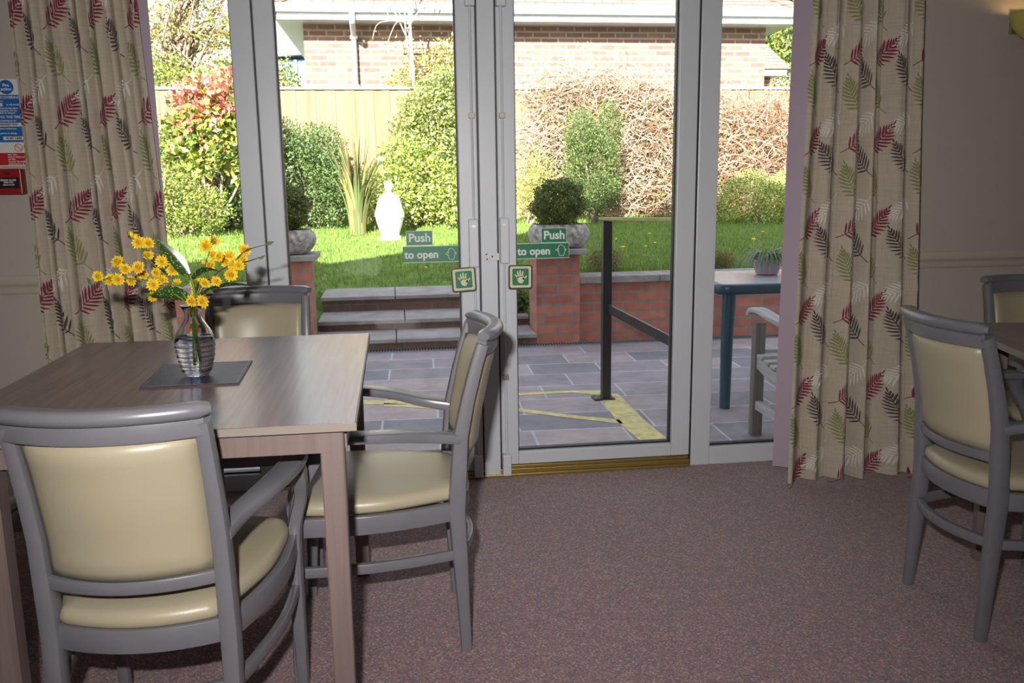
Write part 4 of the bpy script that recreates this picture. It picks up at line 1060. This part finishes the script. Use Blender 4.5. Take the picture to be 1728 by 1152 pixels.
# topiary balls and planters
def planter(cx, label, lb2):
    root = empty('stone_planter', (cx, 3.22, PZ + .715)); tag(root, label, 'planter', 'carved stone planters on the piers')
    g = MB(); prof = [(.15, 0), (.185, .015), (.215, .06), (.225, .105), (.215, .145), (.20, .165), (.195, .178), (.175, .178), (.17, .14), (0, .14)]
    def sq(a, i, r):  # rounded square plan
        c_, s_ = abs(math.cos(a)), abs(math.sin(a)); k_ = (c_**5 + s_**5)**(-1/5); return r*min(k_, 1.22)*(1 + (.02*math.sin(16*a) if 1 < i < 5 else 0))
    g.lathe(prof, n=64, sy=.75, fn=sq); g.build('trough', M['stone'], root, smooth=True)
    g = MB()
    for a in (-.12, 0, .12):   # carved fan of petals on the front
        for k_ in range(5):
            an = R(-60 + 30*k_); pts = [(a + .045*math.sin(an)*f, -.166 - .006*math.sin(PI*f), .075 + .045*math.cos(an)*f) for f in (0.1, .4, .7, 1)]
            g.tube(pts, [.003, .006, .006, .002], 6)
    g.build('carving', M['stone'], root, smooth='all')
    MB().box(-.16, .16, -.11, .11, .130, .146).build('soil', M['soil'], root)
    b = (cx, 3.22, PZ + .715 + .33, .200, .200, .185)
    shrub('box_ball', lb2, 'topiary', (cx, 3.22, PZ + .715 + .145), [b], 14000, .017, [G['box'], G['dk'], G['olive']], 31 + int(cx*10), shell=.6, group='clipped box balls', aspect=.6)
planter(1.23, 'carved grey stone planter on the pier right of the steps', 'clipped round box ball in the planter by the right door')
planter(-.81, 'carved grey stone planter half hidden by the left door stile', 'dark clipped box ball half hidden behind the left door stile')

# heather on the bed behind the coping
for (x, y, rx, rz, lb, mm) in ((1.66, 3.50, .15, .10, 'low dark heather clump behind the coping near the handrail post', [G['dk2'], G['olive'], G['rust']]), (2.62, 3.52, .14, .08, 'low brownish plant clump behind the coping by the garden table', [G['olive'], G['rust'], G['dk']])):
    shrub('heather', lb, 'plant', (x, y, T(x, y)), [(x, y, T(x, y) + rz*.8, rx, .12, rz)], 2500, .022, mm, int(x*10), shell=.2, aspect=.25, upb=.8)
shrub('ivy_plant', 'small green plant growing between the steps and the right pier', 'plant', (.99, 3.62, .1), [(.97, 3.6, .20, .09, .12, .09)], 700, .035, [G['dk'], G['mid']], 44, shell=.1)

# dandelions
dm = MB()
dm.lathe([(0, .030), (.016, .032), (.018, .036), (.010, .042), (0, .043)], n=10); dm.tube([(0, 0, 0), (0, 0, .031)], .002, 5)
d0 = dm.build('dandelion', M['yellow'], None, smooth='all'); 
r_ = random.Random(8)
sp = [(1.42, 4.9), (1.85, 5.2), (2.2, 5.25), (2.1, 4.6), (2.35, 4.7), (2.5, 4.9), (3.5, 4.9), (.28, 5.05), (1.9, 5.7), (2.65, 5.6), (-1.45, 6.3), (-1.9, 6.0), (3.9, 5.6), (2.9, 5.3)]
for i, (x, y) in enumerate(sp):
    o = d0 if i == 0 else d0.copy()
    if i: COL.objects.link(o)
    o.location = (x, y, T(x, y)); s_ = r_.uniform(.8, 1.3); o.scale = (s_, s_, s_); tag(o, 'small yellow dandelion flowering in the lawn grass', 'flower', 'dandelions in the lawn')

# handrail
root = empty('handrail', (1.155, 1.377, PZ)); tag(root, 'black metal handrail with worn yellow top bar on the patio', 'handrail')
O = Vector((1.155, 1.377, PZ))
for (x, y) in ((1.155, 1.377), (1.285, .30)):
    MB().box(x-O.x-.025, x-O.x+.025, y-O.y-.025, y-O.y+.025, .008, 1.005).build('post', M['rail'], root, bevel=.002)
    b = MB().box(x-O.x-.075, x-O.x+.045, y-O.y-.045, y-O.y+.045, 0, .009).build('base_plate', M['rail'], root, bevel=.002)
    bo = MB()
    for sx in (-.062, .034):
        for sy in (-.032, .032): bo.tube([(x-O.x+sx, y-O.y+sy, .009), (x-O.x+sx, y-O.y+sy, .018)], .007, 6)
    bo.build('bolt', M['steel'], root)
a, b = Vector((1.14, 1.41, .955)), Vector((1.29, .25, 1.0))
MB().sweep([a-O, b-O], .018, .050, side=(0, 0, 1), rr=.15).build('top_bar', M['railtop'], root)
a, b = Vector((1.155, 1.39, .465)), Vector((1.285, .30, .415))
MB().sweep([a-O, b-O], .050, .012, side=(0, 0, 1), rr=.1).build('mid_bar', M['rail'], root)

# garden table with potted plant
TX0, TX1, TY0, TY1, TZ = 1.675, 3.0, 1.0, 1.66, .62
root = empty('garden_table', ((TX0+TX1)/2, (TY0+TY1)/2, PZ)); tag(root, 'dark blue green plastic garden table with a pale top', 'table')
cx, cy = (TX0+TX1)/2, (TY0+TY1)/2
MB().box(TX0-cx+.02, TX1-cx-.02, TY0-cy+.02, TY1-cy-.02, TZ-PZ-.03, TZ-PZ+.002).build('tabletop', M['gtop'], root, bevel=.004)
g = MB(); zc = TZ-PZ-.025; x_, y_ = (TX1-TX0)/2, (TY1-TY0)/2; cr_ = .05; ring = []
for (sx, sy, a0) in ((1, 1, 0), (-1, 1, 90), (-1, -1, 180), (1, -1, 270)):
    for j in range(4): an = R(a0 + 30*j); ring.append((sx*(x_-cr_) + cr_*math.cos(an), sy*(y_-cr_) + cr_*math.sin(an), zc))
ring.append(ring[0]); g.sweep(ring, .056, .040, side=(0, 0, 1), n=5, rr=.45); g.build('rim', M['gtable'], root, smooth=True)
for sx in (-1, 1):
    for sy in (-1, 1):
        lx, ly = sx*(x_-.065), sy*(y_-.06)
        MB().tube([(lx*.99, ly*.99 if sy > 0 else ly, TZ-PZ-.03), (lx, ly, .35), (lx + sx*.0, ly - .0, 0)], [.036, .032, .028], 16).build('leg', M['gtable'], root, smooth=True)
root = empty('plant_pot', (2.10, 1.40, TZ + .002)); tag(root, 'round lilac glazed plant pot on the garden table', 'plant pot')
MB().lathe([(.045, 0), (.06, .005), (.075, .04), (.080, .075), (.082, .088), (.074, .088), (.070, .07), (0, .07)], n=32).build('bowl', M['pot'], root, smooth=True)
root = empty('spider_plant', (2.10, 1.40, TZ + .072)); tag(root, 'trailing grass leaved plant growing in the lilac pot', 'plant')
g = MB(); r_ = random.Random(6)
for i in range(150):
    a = r_.uniform(0, 2*PI); ln = r_.uniform(.10, .24); d = Vector((math.cos(a), math.sin(a), 0)); up0 = r_.uniform(.9, 1.7); pts = [Vector((0, 0, 0)) + d*.02]
    for k_ in range(1, 7):
        f = k_/6; pts.append(d*(.02 + ln*f*.75) + Vector((0, 0, ln*(up0*f - 1.15*f*f*up0))))
    s_ = Vector((-d.y, d.x, 0)); vs = []
    for k_, p_ in enumerate(pts): ww = .0055*(1-(k_/6)**2) + .0004; vs += [p_-s_*ww, p_+s_*ww]
    g.add(vs, [(2*j, 2*j+1, 2*j+3, 2*j+2) for j in range(6)])
g.build('leaf_blades', G['blue'], root, smooth='all', recalc=False)
root = empty('plant_pot', (2.42, 1.30, TZ + .002)); tag(root, 'small dark plant pot beside the lilac one, behind the curtain edge', 'plant pot')
MB().lathe([(.05, 0), (.06, .005), (.068, .10), (.070, .105), (.060, .105), (.055, .08), (0, .08)], n=28).build('bowl', M['gtable'], root, smooth=True)

# bench: its end with the scrolled arm faces the doors
root = empty('garden_bench', (1.70, .56, PZ)); tag(root, 'weathered grey teak garden bench beyond the right window', 'bench')
OB = Vector((1.70, .56, PZ)); BW = 1.25
def bb(pts, w_, h_, nm, m_, side=(0, 0, 1), **kw): MB().sweep([Vector(q) for q in pts], w_, h_, side=side, **kw).build(nm, m_, root, smooth=True)
for dx in (0, BW):
    bb([(dx, 0, 0), (dx, 0, .555)], .052, .048, 'leg', M['teakd'], side=(1, 0, 0), rr=.08)
    bb([(dx, -.46, 0), (dx, -.46, .45), (dx, -.52, .92)], .05, .045, 'leg', M['teakd'], side=(1, 0, 0), rr=.08)
    pts = spline([(dx, .085, .578), (dx, .060, .604), (dx, -.02, .612), (dx, -.14, .600), (dx, -.28, .590), (dx, -.48, .588)], 5)
    bb(pts, .026, .062, 'armrest', M['teak'], rr=.3)
    pts = spline([(dx, .0, .375), (dx, -.10, .350), (dx, -.25, .330), (dx, -.46, .335)], 4)
    bb(pts, .062, .030, 'seat_rail', M['teak'], rr=.15)
    bb([(dx, 0, .155), (dx, -.46, .155)], .045, .030, 'stretcher', M['teak'], rr=.15)
ys_ = [.010, -.062, -.134, -.206, -.278, -.350, -.422]
for y_ in ys_:
    z_ = float(np.interp(-y_, [-.02, .1, .25, .46], [.418, .392, .373, .377]))
    MB().box(-.02, BW+.02, y_-.029, y_+.029, z_-.008, z_+.008).build('seat_slat', M['teak'], root, bevel=.003)
MB().box(.02, BW-.02, -.515, -.485, .86, .92).build('back_rail', M['teak'], root, bevel=.004)
for i in range(13): MB().box(.08 + i*.09, .125 + i*.09, -.50, -.488, .42, .87).build('back_slat', M['teak'], root, bevel=.002)
MB().box(.02, BW-.02, -.49, -.46, .39, .44).build('back_rail', M['teak'], root, bevel=.004)

# ------------------------------------------------------------------ fence
root = empty('garden_fence', (1, 8, .6)); tag(root, 'tall close boarded wooden fence along the back of the garden', 'fence')
FZ0, FZ1 = .60, 2.27
for k_ in range(9):
    x0 = -5.6 + k_*1.85; g = MB(); r_ = random.Random(k_)
    for i in range(15):
        a = x0 + .03 + i*.119; g.box(a-1, a+.125-1, -.012 - .006*(i % 2), .006 - .006*(i % 2), 0, FZ1-.6+r_.uniform(-.004, .004))
    g.build('fence_panel', M['fence'], root)
    MB().box(x0-1, x0+1.85-1, -.035, .03, FZ1-.6, FZ1-.6+.035).build('capping_rail', M['fcap'], root, bevel=.004)
    MB().box(x0-1-.045, x0-1+.045, -.02, .07, 0, FZ1-.6+.05).build('post', M['fence'], root)

# ------------------------------------------------------------------ bungalow beyond the fence
HY, HX0, HX1, HT = 9.2, -1.125, 5.395, 3.24
root = empty('bungalow', (2, HY, 0)); tag(root, 'brick bungalow with tiled hipped roof and white gutter beyond the fence', 'building')
def hb(x0, x1, y0, y1, z0, z1, nm, m_, par=None, bv=0): return MB().box(x0-2, x1-2, y0-HY, y1-HY, z0, z1).build(nm, m_, par or root, bevel=bv)
hb(HX0, HX1, HY, HY+5, 0, HT, 'brick_wall', M['hbrick'])
hb(HX0-.30, HX1+.30, HY-.33, HY+5.3, HT, HT+.02, 'soffit', M['soffit'])
hb(HX0-.32, HX1+.32, HY-.35, HY-.33, HT, HT+.15, 'fascia', M['soffit'])
hb(HX0-.32, HX0-.30, HY-.35, HY+5.3, HT, HT+.15, 'fascia', M['soffit']); hb(HX1+.30, HX1+.32, HY-.35, HY+5.3, HT, HT+.15, 'fascia', M['soffit'])
g = MB(); pr = [(0, .105), (-.01, .04), (-.05, .0), (-.09, .04), (-.10, .105), (-.092, .105), (-.085, .045), (-.05, .012), (-.018, .045), (-.008, .105)]
vs = []
for x in (HX0-.42-2, HX1+.42-2): vs += [(x, -.35+p_[0], HT+.085+p_[1]) for p_ in pr]
n = len(pr); g.add(vs, [(i, (i+1) % n, n+(i+1) % n, n+i) for i in range(n)] + [tuple(range(n)), tuple(range(2*n-1, n-1, -1))]); g.build('gutter', M['gutter'], root)
dp = [(-.07, HT+.10), (-.07, HT-.02)]
g = MB(); X_ = -.455 - 2
g.tube([(X_, -.395, HT+.09), (X_, -.395, HT-.03), (X_, -.06, HT-.16), (X_, -.06, .3)], .038, 12); g.build('downpipe', M['gutter'], root, smooth=True)
g = MB()
for z in (HT-.2, 2.4): g.box(X_-.05, X_+.05, -.10, 0, z, z+.04)
g.build('pipe_bracket', M['gutter'], root)
rx0, rx1, ry0, ry1, rz = HX0-.36-2, HX1+.36-2, -.39, 5.35, HT+.165; hgt = 2.87*.62; ym = (ry0+ry1)/2
vs = [(rx0, ry0, rz), (rx1, ry0, rz), (rx1, ry1, rz), (rx0, ry1, rz), (rx0+2.87, ym, rz+hgt), (rx1-2.87, ym, rz+hgt)]
g = MB(); g.add(vs, [(0, 1, 5, 4), (1, 2, 5), (2, 3, 4, 5), (3, 0, 4), (3, 2, 1, 0)]); g.build('roof', M['roof'], root)
g = MB()
for a, b in ((0, 4), (1, 5), (4, 5)): g.tube([Vector(vs[a]) + Vector((0, 0, .01)), Vector(vs[b]) + Vector((0, 0, .01))], .06, 8)
g.build('ridge_tile', M['roof'], root, smooth=True)
hb(.20, 1.55, HY-.03, HY, 2.86, 2.99, 'lintel', M['roof'])

root = empty('neighbour_house', (7.85, 14.6, 0)); tag(root, 'small tiled roof house glimpsed right of the bungalow', 'building')
MB().box(-1.5, .0, 0, 3, 0, 3.15).build('brick_wall', M['hbrick'], root)
MB().box(-1.6, .22, -.3, 3.2, 3.15, 3.28).build('fascia', M['gutter'], root)
g = MB(); g.add([(-1.7, -.35, 3.28), (.30, -.35, 3.28), (.30, 3.3, 3.28), (-1.7, 3.3, 3.28), (-1.2, 1.5, 5.0), (-.65, 1.5, 5.0)], [(0, 1, 5, 4), (1, 2, 5), (2, 3, 4, 5), (3, 0, 4), (3, 2, 1, 0)]); g.build('roof', M['roof'], root)
root = empty('conservatory', (-2.4, 14.9, 0)); tag(root, 'white framed conservatory with blue glazing left of the bungalow', 'building')
MB().box(-.9, .9, 0, 2.5, 0, 2.9).build('base_wall', M['gutter'], root)
MB().box(-.86, .86, .02, 2.4, 2.9, 3.5).build('glazing', M['bluef'], root)
g = MB()
for i in range(7): g.box(-.9 + i*.29, -.84 + i*.29, -.02, .04, 2.7, 3.5)
g.build('glazing_bar', M['gutter'], root)
g = MB(); g.add([(-1.0, -.15, 3.45), (.92, -.15, 3.6), (.92, 2.6, 3.6), (-1.0, 2.6, 3.45), (-1.0, -.15, 3.58), (.92, -.15, 3.86), (.92, 2.6, 3.86), (-1.0, 2.6, 3.58)], [(0, 3, 2, 1), (4, 5, 6, 7), (0, 1, 5, 4), (1, 2, 6, 5), (2, 3, 7, 6), (3, 0, 4, 7)]); g.build('roof', M['soffit'], root)

# ------------------------------------------------------------------ trees beyond
def tree(name, label, org, trunk_h, r0, crown, n, size, mats, seed, bark, nb=14, **kw):
    root = empty(name, org); tag(root, label, 'tree'); rr_ = random.Random(seed)
    g = MB(); top = Vector((0, 0, trunk_h)); g.tube([(0, 0, 0), (.05, 0, trunk_h*.5), top], [r0, r0*.7, r0*.4], 8); g.build('trunk', bark, root, smooth='all')
    g = MB()
    for i in range(nb):
        b = rr_.choice(crown); e = Vector((b[0]-org[0], b[1]-org[1], b[2]-org[2])) + Vector([rr_.uniform(-1, 1)*b[3+q] for q in range(3)])
        s_ = Vector((0, 0, trunk_h*rr_.uniform(.5, 1))); m_ = (s_+e)/2 + Vector((rr_.uniform(-.2, .2), 0, rr_.uniform(0, .3)))
        p_ = spline([s_, m_, e], 4); g.tube(p_, lerps([r0*.35, r0*.16, .004], len(p_)), 5)
    g.build('branch', bark, root, smooth='all')
    if n: leaves('foliage', crown, n, size, mats, seed=seed, parent=root, origin=org, shell=.1, **kw)
    return root
tree('garden_tree', 'spreading half bare tree at the top left beyond the fence', (-3.3, 11, 0), 3.6, .12,
     [(-2.9, 11, 4.1, .55, .5, .55), (-3.4, 11, 3.4, .7, .5, .5), (-2.5, 11, 3.3, .5, .5, .55), (-2.2, 11, 4.6, .5, .4, .6), (-3.4, 11, 2.8, .7, .5, .35)], 8500, .055, [G['yg'], G['olive'], G['rust']], 51, M['bark'], 46)
shrub('hedge_shrub', 'green bushy growth showing over the left end of the fence', 'shrub', (-2.9, 9.6, .6), [(-3.1, 9.6, 2.4, .6, .4, .5), (-2.3, 9.7, 2.45, .5, .4, .4), (-1.6, 9.8, 2.45, .35, .4, .45)], 7000, .055, [G['yg'], G['mid'], G['olive']], 52, shell=.3)
tree('garden_tree', 'dark green tree standing behind the right end of the bungalow', (9.9, 20, 0), 4.2, .16,
     [(9.9, 20, 6.2, 1.2, .8, 1.3), (10.3, 20, 4.4, 1.2, .8, 1.1), (11.0, 20, 6.0, 1.2, .8, 1.3)], 11000, .13, [G['dk'], G['mid'], G['yg']], 53, M['bark'], 14)
shrub('hedge_shrub', 'pale leafy bush above the fence at the far right', 'shrub', (5.9, 9.0, .6), [(5.95, 9.0, 2.35, .32, .3, .55), (6.3, 9.1, 2.3, .4, .3, .5)], 3500, .05, [G['lime'], G['yg'], G['mid']], 54, shell=.2)
tree('sapling', 'slender pale trunked sapling in front of the bungalow wall', (.26, 8.45, .66), 3.4, .03, [(.26, 8.45, 3.6, .6, .2, .35), (.26, 8.45, 2.9, .6, .2, .3)], 120, .04, [G['tan'], G['yg']], 55, M['palebark'], 12)

# ------------------------------------------------------------------ light
sun = bpy.data.lights.new('sun', 'SUN'); sun.energy = 26.0; sun.angle = R(.6); sun.color = (1, .95, .86)
so = bpy.data.objects.new('sun', sun); COL.objects.link(so)
el, az = R(30), R(20)
d = Vector((math.sin(az)*math.cos(el), math.cos(az)*math.cos(el), -math.sin(el))); so.rotation_euler = d.to_track_quat('-Z', 'Y').to_euler()
w = bpy.data.worlds.new('sky'); scene.world = w; w.use_nodes = True; N, L = w.node_tree.nodes, w.node_tree.links
sky = N.new('ShaderNodeTexSky'); sky.sky_type = 'NISHITA'; sky.sun_disc = False; sky.sun_elevation = el; sky.sun_rotation = PI + az; sky.air_density = 1.0; sky.dust_density = 2.0; sky.ozone_density = 1.0
mixc = N.new('ShaderNodeMix'); mixc.data_type = 'RGBA'; mixc.inputs['Factor'].default_value = .5
L.new(sky.outputs[0], mixc.inputs['A']); mixc.inputs['B'].default_value = (3.9, 3.7, 3.7, 1)
L.new(mixc.outputs['Result'], N['Background'].inputs['Color']); N['Background'].inputs['Strength'].default_value = .55
# the camera's pop-up flash
fl = bpy.data.lights.new('flash', 'AREA'); fl.shape = 'RECTANGLE'; fl.size = .05; fl.size_y = .02; fl.energy = 19; fl.color = (1, .96, .92); fl.spread = R(100)
fo = bpy.data.objects.new('flash', fl); COL.objects.link(fo); fo.location = (-.09, -3.36, 1.335)

# ------------------------------------------------------------------ camera
f_, pi_, ya_, ro_, h_, D_ = 1469.6, 10.721, 7.498, .758, 1.191, 3.336
a, b, c = R(pi_), R(ya_), R(ro_)
fw = Vector((math.sin(b)*math.cos(a), math.cos(b)*math.cos(a), -math.sin(a))); r = Vector((math.cos(b), -math.sin(b), 0)); u = r.cross(fw)
r2 = r*math.cos(c) - u*math.sin(c); u2 = r2.cross(fw)
cam = bpy.data.cameras.new('camera'); co = bpy.data.objects.new('camera', cam); COL.objects.link(co)
mw = Matrix((r2, u2, -fw)).transposed().to_4x4(); mw.translation = (0, -D_, h_); co.matrix_world = mw
cam.sensor_width = 36; cam.lens = f_/1728*36; cam.clip_start = .02; cam.clip_end = 200
scene.camera = co
fo.rotation_euler = (fw + Vector((0, 0, .02))).to_track_quat('-Z', 'Y').to_euler()
scene.view_settings.view_transform = 'Standard'; scene.view_settings.look = 'None'; scene.view_settings.gamma = 1; scene.view_settings.exposure = 0.1
scene.cycles.max_bounces = 12; scene.cycles.transparent_max_bounces = 16; scene.cycles.transmission_bounces = 10
scene.cycles.sample_clamp_indirect = 6
